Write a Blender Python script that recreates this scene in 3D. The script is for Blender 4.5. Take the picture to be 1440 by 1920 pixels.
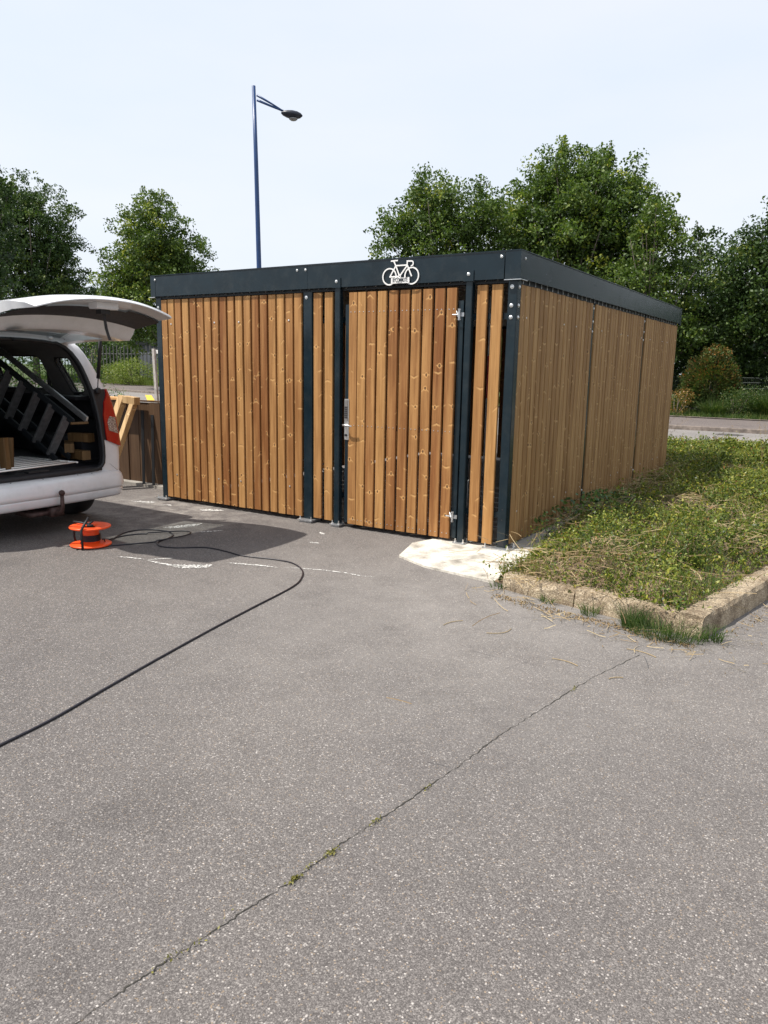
import bpy, math, random
import numpy as np
from mathutils import Vector, Matrix

random.seed(7)
rng = np.random.default_rng(7)
S = bpy.context.scene
for o in list(bpy.data.objects):
    bpy.data.objects.remove(o)
C = S.collection
R = math.radians

# ------------------------------------------------------------------ camera
CAMX, CAMY, CAMZ = 2.4383, -5.8369, 1.5178
YAW, PITCH, ROLL, FPX = -0.5602, -0.1886, 0.0178, 1408.5
cam = bpy.data.cameras.new('camera')
cam_o = bpy.data.objects.new('camera', cam)
C.objects.link(cam_o)
fwd = Vector((math.sin(YAW)*math.cos(PITCH), math.cos(YAW)*math.cos(PITCH), math.sin(PITCH)))
rt = Vector((math.cos(YAW), -math.sin(YAW), 0))
up = rt.cross(fwd)
r2 = math.cos(ROLL)*rt + math.sin(ROLL)*up
u2 = -math.sin(ROLL)*rt + math.cos(ROLL)*up
mw = Matrix((r2, u2, -fwd)).transposed().to_4x4()
mw.translation = Vector((CAMX, CAMY, CAMZ))
cam_o.matrix_world = mw
cam.sensor_fit = 'VERTICAL'
cam.sensor_height = 24.0
cam.lens = FPX/1920*24.0
cam.clip_start = 0.05
cam.clip_end = 2000
S.camera = cam_o

# ------------------------------------------------------------------ light
TOSUN = Vector((-0.83, -0.80, 1.93)).normalized()
EL = math.asin(TOSUN.z)
AZ = math.atan2(TOSUN.x, TOSUN.y)
w = bpy.data.worlds.new('World'); S.world = w; w.use_nodes = True
nt = w.node_tree; nt.nodes.clear()
sky = nt.nodes.new('ShaderNodeTexSky'); sky.sky_type = 'NISHITA'; sky.sun_disc = False
sky.sun_elevation = EL; sky.sun_rotation = AZ
sky.air_density = 1.0; sky.dust_density = 2.5; sky.ozone_density = 1.0
bg1 = nt.nodes.new('ShaderNodeBackground'); bg1.inputs[1].default_value = 0.10
nt.links.new(sky.outputs[0], bg1.inputs[0])
# a thin veil of high cloud over the blue
tc = nt.nodes.new('ShaderNodeTexCoord')
mp = nt.nodes.new('ShaderNodeMapping'); mp.inputs['Scale'].default_value = (1.2, 1.2, 4.0)
nz = nt.nodes.new('ShaderNodeTexNoise'); nz.inputs['Scale'].default_value = 1.6; nz.inputs['Detail'].default_value = 5
cr = nt.nodes.new('ShaderNodeValToRGB')
cr.color_ramp.elements[0].position = 0.3; cr.color_ramp.elements[0].color = (.75, .82, .92, 1)
cr.color_ramp.elements[1].position = 0.75; cr.color_ramp.elements[1].color = (.86, .88, .93, 1)
nt.links.new(tc.outputs['Generated'], mp.inputs[0]); nt.links.new(mp.outputs[0], nz.inputs[0])
nt.links.new(nz.outputs[0], cr.inputs[0])
bg2 = nt.nodes.new('ShaderNodeBackground'); bg2.inputs[1].default_value = 1.02
nt.links.new(cr.outputs[0], bg2.inputs[0])
mx = nt.nodes.new('ShaderNodeMixShader'); mx.inputs[0].default_value = 0.80
nt.links.new(bg1.outputs[0], mx.inputs[1]); nt.links.new(bg2.outputs[0], mx.inputs[2])
out = nt.nodes.new('ShaderNodeOutputWorld'); nt.links.new(mx.outputs[0], out.inputs[0])
sun = bpy.data.lights.new('sun', 'SUN'); sun.energy = 4.8; sun.angle = R(0.6); sun.color = (1, .95, .87)
sun_o = bpy.data.objects.new('sun', sun); C.objects.link(sun_o)
sun_o.rotation_euler = TOSUN.to_track_quat('Z', 'Y').to_euler()
S.view_settings.view_transform = 'Standard'; S.view_settings.look = 'None'
S.view_settings.exposure = 0.30; S.view_settings.gamma = 1.0
S.view_settings.use_curve_mapping = False

# ------------------------------------------------------------------ materials
def new_mat(name):
    m = bpy.data.materials.new(name); m.use_nodes = True
    n = m.node_tree; b = n.nodes['Principled BSDF']
    return m, n, b
def N(nt, t, **k):
    n = nt.nodes.new(t)
    for a, v in k.items():
        if a in n.inputs.keys(): n.inputs[a].default_value = v
        else: setattr(n, a, v)
    return n
def L(nt, a, b): nt.links.new(a, b)
def ramp(nt, fac, stops, interp='LINEAR'):
    r = nt.nodes.new('ShaderNodeValToRGB'); r.color_ramp.interpolation = interp
    e = r.color_ramp.elements
    while len(e) < len(stops): e.new(0.5)
    for i, (p, c) in enumerate(stops):
        e[i].position = p; e[i].color = (c[0], c[1], c[2], 1)
    L(nt, fac, r.inputs[0]); return r.outputs[0]
def mixc(nt, fac, a, b, mode='MIX'):
    m = nt.nodes.new('ShaderNodeMix'); m.data_type = 'RGBA'; m.blend_type = mode
    for s, v in ((m.inputs[0], fac), (m.inputs[6], a), (m.inputs[7], b)):
        if isinstance(v, (int, float)): s.default_value = v
        elif isinstance(v, tuple): s.default_value = (v[0], v[1], v[2], 1)
        else: L(nt, v, s)
    return m.outputs[2]
def math_(nt, op, a, b=None, c=None):
    m = nt.nodes.new('ShaderNodeMath'); m.operation = op
    for i, v in enumerate((a, b, c)):
        if v is None: continue
        if isinstance(v, (int, float)): m.inputs[i].default_value = v
        else: L(nt, v, m.inputs[i])
    return m.outputs[0]
def bump(nt, b, h, strength=.3, dist=.01):
    bp = nt.nodes.new('ShaderNodeBump'); bp.inputs['Strength'].default_value = strength
    bp.inputs['Distance'].default_value = dist
    L(nt, h, bp.inputs['Height']); L(nt, bp.outputs[0], b.inputs['Normal'])
def noise(nt, scale, detail=4, vec=None, rough=.5):
    n = nt.nodes.new('ShaderNodeTexNoise'); n.inputs['Scale'].default_value = scale
    n.inputs['Detail'].default_value = detail; n.inputs['Roughness'].default_value = rough
    if vec is None:
        g = nt.nodes.new('ShaderNodeNewGeometry'); vec = g.outputs['Position']
    L(nt, vec, n.inputs['Vector']); return n.outputs[0]
def simple(name, col, rough=.5, metal=0, var=.12, vscale=12, coat=0, spec=.5, bmp=0):
    m, n, b = new_mat(name)
    f = noise(n, vscale, 5)
    a = tuple(c*(1-var) for c in col); d = tuple(min(1, c*(1+var)) for c in col)
    L(n, ramp(n, f, [(.3, a), (.7, d)]), b.inputs['Base Color'])
    b.inputs['Metallic'].default_value = metal
    f2 = noise(n, vscale*3, 3)
    rr = n.nodes.new('ShaderNodeMapRange'); rr.inputs[3].default_value = max(.02, rough-.08); rr.inputs[4].default_value = min(1, rough+.1)
    L(n, f2, rr.inputs[0]); L(n, rr.outputs[0], b.inputs['Roughness'])
    b.inputs['Coat Weight'].default_value = coat
    b.inputs['Specular IOR Level'].default_value = spec
    if bmp: bump(n, b, noise(n, vscale*8, 4), bmp, .005)
    return m

def dusty(m, amt):
    n = m.node_tree; b = n.nodes['Principled BSDF']; src = b.inputs['Base Color'].links[0].from_socket
    f = ramp(n, noise(n, 7, 6, None, .75), [(.48, (0, 0, 0)), (.80, (1, 1, 1))])
    L(n, mixc(n, math_(n, 'MULTIPLY', f, amt), src, (.25, .24, .21)), b.inputs['Base Color'])
    return m
def wood_mat(name, lo, hi, knots=True, scale=1.0, weather=0):
    """planed softwood boards running along Z; every board (mesh island) differs"""
    m, n, b = new_mat(name)
    g = N(n, 'ShaderNodeNewGeometry')
    tcn = N(n, 'ShaderNodeTexCoord')
    rnd = g.outputs['Random Per Island']
    sp = N(n, 'ShaderNodeSeparateXYZ'); L(n, tcn.outputs['Object'], sp.inputs[0])
    u = math_(n, 'ADD', sp.outputs[0], sp.outputs[1])
    off = math_(n, 'MULTIPLY', rnd, 137.0)
    z = math_(n, 'ADD', sp.outputs[2], off)
    # long grain
    cv = N(n, 'ShaderNodeCombineXYZ')
    L(n, math_(n, 'ADD', math_(n, 'MULTIPLY', u, 60.0*scale), off), cv.inputs[0]); L(n, math_(n, 'MULTIPLY', z, 1.3), cv.inputs[2])
    grain = noise(n, 1.0, 5, cv.outputs[0], .6)
    cv2 = N(n, 'ShaderNodeCombineXYZ')
    L(n, math_(n, 'ADD', math_(n, 'MULTIPLY', u, 11.0), off), cv2.inputs[0]); L(n, math_(n, 'MULTIPLY', z, .9), cv2.inputs[2])
    broad = noise(n, 1.0, 3, cv2.outputs[0], .5)
    base = ramp(n, rnd, [(0, lo), (.35, tuple(.6*a+.4*c for a, c in zip(lo, hi))), (.7, tuple(.3*a+.7*c for a, c in zip(lo, hi))), (1, hi)])
    dark = mixc(n, 1.0, base, (.66, .58, .48), 'MULTIPLY')
    col = mixc(n, ramp(n, grain, [(.35, (0, 0, 0)), (.68, (1, 1, 1))]), dark, base)
    col = mixc(n, ramp(n, broad, [(.45, (0, 0, 0)), (.75, (.55, .55, .55))]), col, tuple(min(1, c*1.18) for c in hi))
    streak = N(n, 'ShaderNodeCombineXYZ'); L(n, math_(n, 'ADD', math_(n, 'MULTIPLY', u, 26.0), off), streak.inputs[0]); L(n, math_(n, 'MULTIPLY', z, 2.2), streak.inputs[2])
    sk = noise(n, 1.0, 6, streak.outputs[0], .7)
    col = mixc(n, 1.0, col, ramp(n, sk, [(.33, (.74, .70, .66)), (.52, (1, 1, 1)), (.75, (1.08, 1.08, 1.08))]), 'MULTIPLY')
    if knots:
        cv3 = N(n, 'ShaderNodeCombineXYZ')
        L(n, math_(n, 'MULTIPLY', math_(n, 'ADD', u, off), 9.0), cv3.inputs[0]); L(n, math_(n, 'MULTIPLY', z, 3.6), cv3.inputs[2])
        vo = N(n, 'ShaderNodeTexVoronoi'); vo.inputs['Scale'].default_value = 1.0; L(n, cv3.outputs[0], vo.inputs['Vector'])
        df = N(n, 'ShaderNodeVectorMath', operation='SUBTRACT'); L(n, cv3.outputs[0], df.inputs[0]); L(n, vo.outputs['Position'], df.inputs[1])
        sd = N(n, 'ShaderNodeSeparateXYZ'); L(n, df.outputs[0], sd.inputs[0])
        vc = N(n, 'ShaderNodeSeparateColor'); L(n, vo.outputs['Color'], vc.inputs[0])
        dx = math_(n, 'DIVIDE', sd.outputs[0], 9.0); dz = math_(n, 'DIVIDE', sd.outputs[2], 3.6)
        adx = math_(n, 'ABSOLUTE', dx)
        wob = math_(n, 'MULTIPLY', math_(n, 'SUBTRACT', grain, .5), .02)
        slope = math_(n, 'MULTIPLY', math_(n, 'SUBTRACT', vc.outputs[2], .35), 1.6)
        zz = math_(n, 'ADD', math_(n, 'ADD', dz, math_(n, 'MULTIPLY', adx, slope)), wob)
        # pale figure arms
        arm = math_(n, 'SUBTRACT', 1.0, math_(n, 'DIVIDE', math_(n, 'ABSOLUTE', zz), .011))
        armx = math_(n, 'SUBTRACT', 1.0, math_(n, 'DIVIDE', adx, .050))
        armf = math_(n, 'MULTIPLY', math_(n, 'MAXIMUM', arm, 0.0), math_(n, 'MAXIMUM', armx, 0.0))
        armf = math_(n, 'MINIMUM', math_(n, 'MULTIPLY', armf, 2.2), 1.0)
        present = math_(n, 'GREATER_THAN', vc.outputs[0], .42)
        armf = math_(n, 'MULTIPLY', armf, present)
        col = mixc(n, math_(n, 'MULTIPLY', armf, .62), col, tuple(min(1, c*k) for c, k in zip(hi, (1.35, 1.45, 1.55))))
        sh_ = math_(n, 'SUBTRACT', 1.0, math_(n, 'DIVIDE', math_(n, 'ABSOLUTE', math_(n, 'SUBTRACT', zz, .013)), .009))
        sh_ = math_(n, 'MULTIPLY', math_(n, 'MULTIPLY', math_(n, 'MAXIMUM', sh_, 0.0), math_(n, 'MAXIMUM', armx, 0.0)), present)
        col = mixc(n, math_(n, 'MULTIPLY', sh_, .55), col, tuple(c*.45 for c in lo))
        # halo above
        rr = math_(n, 'SQRT', math_(n, 'ADD', math_(n, 'POWER', math_(n, 'MULTIPLY', adx, 1.0), 2.0), math_(n, 'POWER', math_(n, 'MULTIPLY', dz, .8), 2.0)))
        rr = math_(n, 'ADD', rr, wob)
        halo = math_(n, 'SUBTRACT', 1.0, math_(n, 'DIVIDE', math_(n, 'ABSOLUTE', math_(n, 'SUBTRACT', rr, .014)), .006))
        big = math_(n, 'GREATER_THAN', vc.outputs[1], .35)
        halo = math_(n, 'MULTIPLY', math_(n, 'MULTIPLY', math_(n, 'MAXIMUM', halo, 0.0), present), big)
        col = mixc(n, math_(n, 'MULTIPLY', halo, .7), col, tuple(min(1, c*1.45) for c in hi))
        core = math_(n, 'MULTIPLY', math_(n, 'MULTIPLY', math_(n, 'LESS_THAN', rr, .0095), present), big)
        col = mixc(n, math_(n, 'MULTIPLY', core, .8), col, (.055, .022, .010))
    if weather:
        wn = noise(n, 3.0, 5)
        col = mixc(n, math_(n, 'MULTIPLY', wn, weather), col, (.20, .17, .14))
    L(n, col, b.inputs['Base Color'])
    b.inputs['Roughness'].default_value = .62
    b.inputs['Specular IOR Level'].default_value = .3
    bump(n, b, grain, .12, .003)
    return m

def leaf_mat(name, stops, trans=.35, rough=.5):
    m, n, b = new_mat(name)
    at = N(n, 'ShaderNodeAttribute'); at.attribute_name = 'tint'
    col = ramp(n, at.outputs['Fac'], stops)
    L(n, col, b.inputs['Base Color']); b.inputs['Roughness'].default_value = rough
    b.inputs['Specular IOR Level'].default_value = .35
    tr = N(n, 'ShaderNodeBsdfTranslucent'); L(n, mixc(n, 1.0, col, (1.0, 1.15, .5), 'MULTIPLY'), tr.inputs[0])
    ms = N(n, 'ShaderNodeMixShader'); ms.inputs[0].default_value = trans
    L(n, b.outputs[0], ms.inputs[1]); L(n, tr.outputs[0], ms.inputs[2])
    L(n, ms.outputs[0], n.nodes['Material Output'].inputs[0])
    return m

def asphalt_mat(name, dark, mid, light, cell=95.0, dusty=False, contrast=1.0):
    m, n, b = new_mat(name)
    g = N(n, 'ShaderNodeNewGeometry'); P = g.outputs['Position']
    # bend the lookup a little so the stones are not round cells
    wv = N(n, 'ShaderNodeTexNoise'); wv.inputs['Scale'].default_value = cell*1.3; wv.inputs['Detail'].default_value = 1; L(n, P, wv.inputs['Vector'])
    ad = N(n, 'ShaderNodeVectorMath', operation='MULTIPLY_ADD')
    L(n, wv.outputs['Color'], ad.inputs[0]); ad.inputs[1].default_value = (.6/cell,)*3; L(n, P, ad.inputs[2])
    vo = N(n, 'ShaderNodeTexVoronoi'); vo.inputs['Scale'].default_value = cell; L(n, ad.outputs[0], vo.inputs['Vector'])
    sc = N(n, 'ShaderNodeSeparateColor'); L(n, vo.outputs['Color'], sc.inputs[0])
    v2 = N(n, 'ShaderNodeTexVoronoi'); v2.inputs['Scale'].default_value = cell*2.3; L(n, ad.outputs[0], v2.inputs['Vector'])
    s2 = N(n, 'ShaderNodeSeparateColor'); L(n, v2.outputs['Color'], s2.inputs[0])
    stone = ramp(n, sc.outputs[0], [(.0, dark), (.5, mid), (.78, tuple(.6*a+.4*c for a, c in zip(mid, light))), (.94, light), (1, tuple(min(1, c*1.45) for c in light))])
    small = ramp(n, s2.outputs[0], [(.15, dark), (.7, mid), (1, tuple(.5*a+.5*c for a, c in zip(mid, light)))])
    edge = ramp(n, math_(n, 'MULTIPLY', vo.outputs['Distance'], 1.0), [(.30, (1, 1, 1)), (.62, (0, 0, 0))])
    present = math_(n, 'GREATER_THAN', sc.outputs[1], .38)
    col = mixc(n, math_(n, 'MULTIPLY', edge, present), small, stone)
    # a few warm stones
    warm = math_(n, 'GREATER_THAN', sc.outputs[2], .93)
    col = mixc(n, math_(n, 'MULTIPLY', math_(n, 'MULTIPLY', warm, edge), .5), col, (.42, .30, .18))
    f = noise(n, .55, 4); f3 = noise(n, 6.0, 5, None, .65)
    col = mixc(n, 1.0, col, ramp(n, f, [(.3, (.90, .90, .91)), (.7, (1.08, 1.07, 1.06))]), 'MULTIPLY')
    col = mixc(n, 1.0, col, ramp(n, f3, [(.3, (.94, .94, .94)), (.7, (1.05, 1.05, 1.05))]), 'MULTIPLY')
    pat = ramp(n, noise(n, .9, 3, None, .6), [(.60, (1, 1, 1)), (.66, (.90, .90, .90)), (.72, (.86, .86, .87))])
    col = mixc(n, 1.0, col, pat, 'MULTIPLY')
    spots = ramp(n, noise(n, 4.2, 2), [(.74, (1, 1, 1)), (.78, (.72, .70, .68))])
    col = mixc(n, 1.0, col, spots, 'MULTIPLY')
    if dusty:
        # pale dust and cement wash trodden out round the slab and the kerb
        dm = N(n, 'ShaderNodeVectorMath', operation='DISTANCE'); L(n, P, dm.inputs[0]); dm.inputs[1].default_value = (.55, -1.25, 0)
        dd = N(n, 'ShaderNodeMapRange'); L(n, dm.outputs['Value'], dd.inputs[0]); dd.inputs[1].default_value = 3.0; dd.inputs[2].default_value = .35; dd.inputs[3].default_value = 0; dd.inputs[4].default_value = 1
        dn = ramp(n, noise(n, 2.2, 9, None, .78), [(.30, (.15, .15, .15)), (.72, (1, 1, 1))])
        col = mixc(n, math_(n, 'MULTIPLY', math_(n, 'MULTIPLY', dd.outputs[0], dn), .50), col, (.34, .318, .295))
        st = N(n, 'ShaderNodeVectorMath', operation='DISTANCE'); L(n, P, st.inputs[0]); st.inputs[1].default_value = (-3.6, -.35, 0)
        sd_ = N(n, 'ShaderNodeMapRange'); L(n, st.outputs['Value'], sd_.inputs[0]); sd_.inputs[1].default_value = 1.6; sd_.inputs[2].default_value = .3; sd_.inputs[3].default_value = 0; sd_.inputs[4].default_value = 1
        dn2 = ramp(n, noise(n, 5.0, 6, None, .7), [(.45, (0, 0, 0)), (.7, (1, 1, 1))])
        col = mixc(n, math_(n, 'MULTIPLY', math_(n, 'MULTIPLY', sd_.outputs[0], dn2), .5), col, (.46, .43, .39))
    L(n, col, b.inputs['Base Color'])
    b.inputs['Roughness'].default_value = .9; b.inputs['Specular IOR Level'].default_value = .2
    hh = math_(n, 'ADD', math_(n, 'MULTIPLY', edge, .6), math_(n, 'MULTIPLY', s2.outputs[1], .35))
    bump(n, b, hh, .38, .003)
    return m

M = {}
M['asphalt'] = asphalt_mat('asphalt', (.080, .073, .070), (.138, .126, .120), (.33, .305, .285), 160, True)
M['road'] = asphalt_mat('road asphalt', (.17, .158, .153), (.23, .215, .205), (.33, .31, .29), 60)
M['pavement'] = asphalt_mat('pavement asphalt', (.11, .093, .090), (.15, .13, .125), (.22, .195, .18), 70)
m, n, b = new_mat('bleached concrete')
c_ = ramp(n, noise(n, 3.6, 7, None, .62), [(.30, (.20, .18, .15)), (.40, (.42, .39, .34)), (.50, (.64, .60, .53)), (.8, (.74, .71, .64))])
L(n, mixc(n, 1.0, c_, ramp(n, noise(n, 60, 4), [(.35, (.78, .77, .75)), (.6, (1, 1, 1))]), 'MULTIPLY'), b.inputs['Base Color']); b.inputs['Roughness'].default_value = .95; bump(n, b, noise(n, 70, 4), .2, .003)
M['slab'] = m
M['concrete'] = simple('grey concrete', (.30, .28, .25), .9, var=.2, vscale=7, bmp=.4)
m, n, b = new_mat('exposed aggregate concrete')
vo = N(n, 'ShaderNodeTexVoronoi'); vo.inputs['Scale'].default_value = 190; g = N(n, 'ShaderNodeNewGeometry'); L(n, g.outputs['Position'], vo.inputs['Vector'])
sc_ = N(n, 'ShaderNodeSeparateColor'); L(n, vo.outputs['Color'], sc_.inputs[0])
c1 = ramp(n, sc_.outputs[0], [(0, (.14, .11, .08)), (.4, (.28, .22, .15)), (.8, (.40, .33, .23)), (1, (.54, .47, .36))])
c1 = mixc(n, 1.0, c1, ramp(n, noise(n, 5, 5, None, .65), [(.36, (.52, .47, .42)), (.58, (1.1, 1.08, 1.05))]), 'MULTIPLY')
L(n, c1, b.inputs['Base Color']); b.inputs['Roughness'].default_value = .95; bump(n, b, vo.outputs['Distance'], .5, .004)
M['kerb'] = m
M['kerb_old'] = simple('stained road kerb', (.17, .14, .12), .95, var=.4, vscale=9, bmp=.4)
M['iron'] = simple('cast iron cover', (.075, .068, .065), .7, var=.2, vscale=20)
M['soil'] = simple('dry soil and litter', (.17, .12, .075), .95, var=.5, vscale=22, bmp=.8)
M['turf'] = simple('rough turf', (.085, .11, .03), .95, var=.45, vscale=3, bmp=.6)
M['wood'] = wood_mat('heat treated pine boards', (.275, .112, .035), (.50, .275, .103))
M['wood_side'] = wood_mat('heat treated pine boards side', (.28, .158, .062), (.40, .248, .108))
M['wood_old'] = wood_mat('stained brown boards', (.075, .042, .022), (.112, .066, .036), False, 1, .0)
M['timber'] = wood_mat('new pale timber', (.50, .33, .155), (.60, .42, .22), True)
M['timber_dim'] = wood_mat('dimmed timber offcuts', (.12, .07, .028), (.16, .095, .040), False)  # darkened copy of the timber, the van's inner shade put into its colour
M['timber_orange'] = simple('orange timber', (.62, .33, .12), .6, var=.12, vscale=9)
M['timber_grey'] = simple('weathered grey timber', (.42, .39, .36), .8, var=.25, vscale=20)
M['steel'] = simple('anthracite powder coat', (.0075, .0170, .0240), .22, var=.18, spec=.35, vscale=5, bmp=.03)
dusty(M['steel'], .07)
M['steel_dark'] = simple('anthracite shaded steel', (.005, .008, .011), .6, var=.15, vscale=5)
M['galv'] = simple('galvanised steel', (.50, .51, .52), .42, .85, var=.22, vscale=40, bmp=.1)
M['zinc'] = simple('bright zinc bolt', (.75, .75, .74), .28, .95, var=.1, vscale=60)
M['stainless'] = simple('brushed stainless', (.72, .71, .68), .3, .9, var=.08, vscale=40)
M['keypad'] = simple('dull grey keypad', (.22, .21, .20), .5, .3, var=.1, vscale=60)
M['black'] = simple('black rubber', (.012, .012, .014), .55, var=.3, vscale=20)
M['plastic_dark'] = simple('charcoal trim plastic', (.009, .009, .012), .55, var=.25, vscale=14)
M['plastic_grey'] = simple('grey trim plastic', (.10, .095, .095), .7, var=.08, vscale=8)  # both trim plastics darkened in colour to deepen the van's inner shade
M['cable'] = simple('black cable sheath', (.014, .012, .018), .38, var=.2, vscale=30)
M['orange'] = simple('orange plastic', (.86, .085, .012), .38, var=.06, vscale=8)
M['signwhite'] = simple('white enamel', (.84, .83, .80), .4, var=.03, vscale=20)
M['ink'] = simple('dark lettering', (.02, .028, .035), .5, var=.05)
M['red'] = simple('red enamel', (.55, .03, .03), .4, var=.1)
M['chalk'] = simple('white chalk paint', (.80, .79, .76), .95, var=.15, vscale=60)
M['yellow'] = simple('yellow road paint', (.70, .44, .05), .7, var=.15, vscale=10)
M['roadwhite'] = simple('worn white road paint', (.55, .54, .52), .8, var=.3, vscale=20)
M['crack'] = simple('crack shadow dirt', (.035, .032, .026), .98, var=.3, vscale=40)
M['moss'] = leaf_mat('moss', [(0, (.08, .08, .02)), (1, (.24, .22, .05))], .2)
M['bluepole'] = simple('blue painted pole', (.010, .045, .15), .35, var=.12, vscale=4)
M['lampdark'] = simple('dark lamp casting', (.012, .016, .030), .4, var=.2, vscale=10)
M['bark'] = simple('bark', (.10, .085, .065), .9, var=.4, vscale=18, bmp=.6)
M['greywall'] = simple('dark grey cladding', (.11, .12, .14), .6, var=.08, vscale=2)
M['picket'] = simple('grey picket', (.065, .065, .062), .6, var=.2, vscale=6)
M['mesh'] = simple('green grey wire', (.14, .16, .15), .5, .3, var=.1)
M['alu'] = simple('aluminium', (.60, .61, .62), .35, .9, var=.12, vscale=30)
M['alu_dull'] = simple('dull aluminium', (.17, .17, .175), .45, .6, var=.2, vscale=25)
M['straw'] = leaf_mat('dry straw', [(0, (.14, .09, .045)), (.5, (.30, .21, .11)), (1, (.48, .38, .22))], .15, .7)
M['grass'] = leaf_mat('grass blades', [(0, (.028, .060, .015)), (.5, (.065, .115, .025)), (.85, (.125, .165, .04)), (1, (.36, .30, .13))], .35, .5)
M['grass_light'] = leaf_mat('yellow green meadow grass', [(0, (.07, .12, .02)), (.5, (.15, .21, .04)), (1, (.32, .34, .10))], .35, .5)  # lighter, yellower tones than the other grass blades
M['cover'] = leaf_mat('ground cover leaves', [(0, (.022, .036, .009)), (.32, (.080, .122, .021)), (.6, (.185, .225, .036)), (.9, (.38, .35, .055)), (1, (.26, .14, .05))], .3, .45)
M['bramble'] = leaf_mat('bramble leaves', [(0, (.025, .055, .02)), (.6, (.07, .14, .04)), (1, (.15, .24, .07))], .25, .4)
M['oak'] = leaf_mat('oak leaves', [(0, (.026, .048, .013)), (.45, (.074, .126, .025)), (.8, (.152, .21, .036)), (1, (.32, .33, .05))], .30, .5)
M['oak_dark'] = leaf_mat('dark oak leaves', [(0, (.016, .036, .012)), (.5, (.052, .095, .024)), (.85, (.105, .155, .032)), (1, (.19, .22, .05))], .25, .5)
M['photinia'] = leaf_mat('red tipped leaves', [(0, (.035, .06, .02)), (.5, (.08, .12, .03)), (.8, (.20, .12, .04)), (1, (.38, .14, .05))], .25, .35)
M['russet'] = leaf_mat('russet leaves', [(0, (.06, .08, .02)), (.5, (.20, .17, .04)), (1, (.34, .14, .04))], .25, .4)
# car paint and lamps
m, n, b = new_mat('white car paint')
f = noise(n, 2.0, 4); L(n, ramp(n, f, [(.35, (.68, .685, .70)), (.7, (.78, .785, .80))]), b.inputs['Base Color'])
dz = N(n, 'ShaderNodeSeparateXYZ'); g = N(n, 'ShaderNodeNewGeometry'); L(n, g.outputs['Position'], dz.inputs[0])
b.inputs['Roughness'].default_value = .32; b.inputs['Coat Weight'].default_value = .6; b.inputs['Coat Roughness'].default_value = .08
M['paint'] = dusty(m, .22)
m, n, b = new_mat('red lamp lens')
b.inputs['Base Color'].default_value = (.34, .008, .007, 1); b.inputs['Roughness'].default_value = .2; b.inputs['Coat Weight'].default_value = .4
bump(n, b, noise(n, 90, 2), .1, .002); M['redlens'] = m
m, n, b = new_mat('clear lamp lens')
vo = N(n, 'ShaderNodeTexVoronoi'); vo.inputs['Scale'].default_value = 70; g = N(n, 'ShaderNodeNewGeometry'); L(n, g.outputs['Position'], vo.inputs['Vector'])
L(n, ramp(n, vo.outputs['Distance'], [(.1, (.75, .75, .74)), (.6, (.25, .22, .22))]), b.inputs['Base Color'])
b.inputs['Metallic'].default_value = .5; b.inputs['Roughness'].default_value = .15; M['clearlens'] = m
def glass_mat(name, tint, rough=0.0):
    m, n, b = new_mat(name)
    n.nodes.remove(b)
    t = N(n, 'ShaderNodeBsdfTransparent'); t.inputs[0].default_value = (*tint, 1)
    gl = N(n, 'ShaderNodeBsdfGlossy'); gl.inputs['Roughness'].default_value = .02
    fr = N(n, 'ShaderNodeFresnel'); fr.inputs[0].default_value = 1.45
    ms = N(n, 'ShaderNodeMixShader'); L(n, fr.outputs[0], ms.inputs[0]); L(n, t.outputs[0], ms.inputs[1]); L(n, gl.outputs[0], ms.inputs[2])
    L(n, ms.outputs[0], n.nodes['Material Output'].inputs[0]); return m
M['glass'] = glass_mat('window glass', (.62, .68, .64))
M['glass_tint'] = glass_mat('tinted rear glass', (.42, .45, .44))
m, n, b = new_mat('lamp bowl'); b.inputs['Base Color'].default_value = (.22, .22, .22, 1); b.inputs['Roughness'].default_value = .2; M['bowl'] = m

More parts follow.
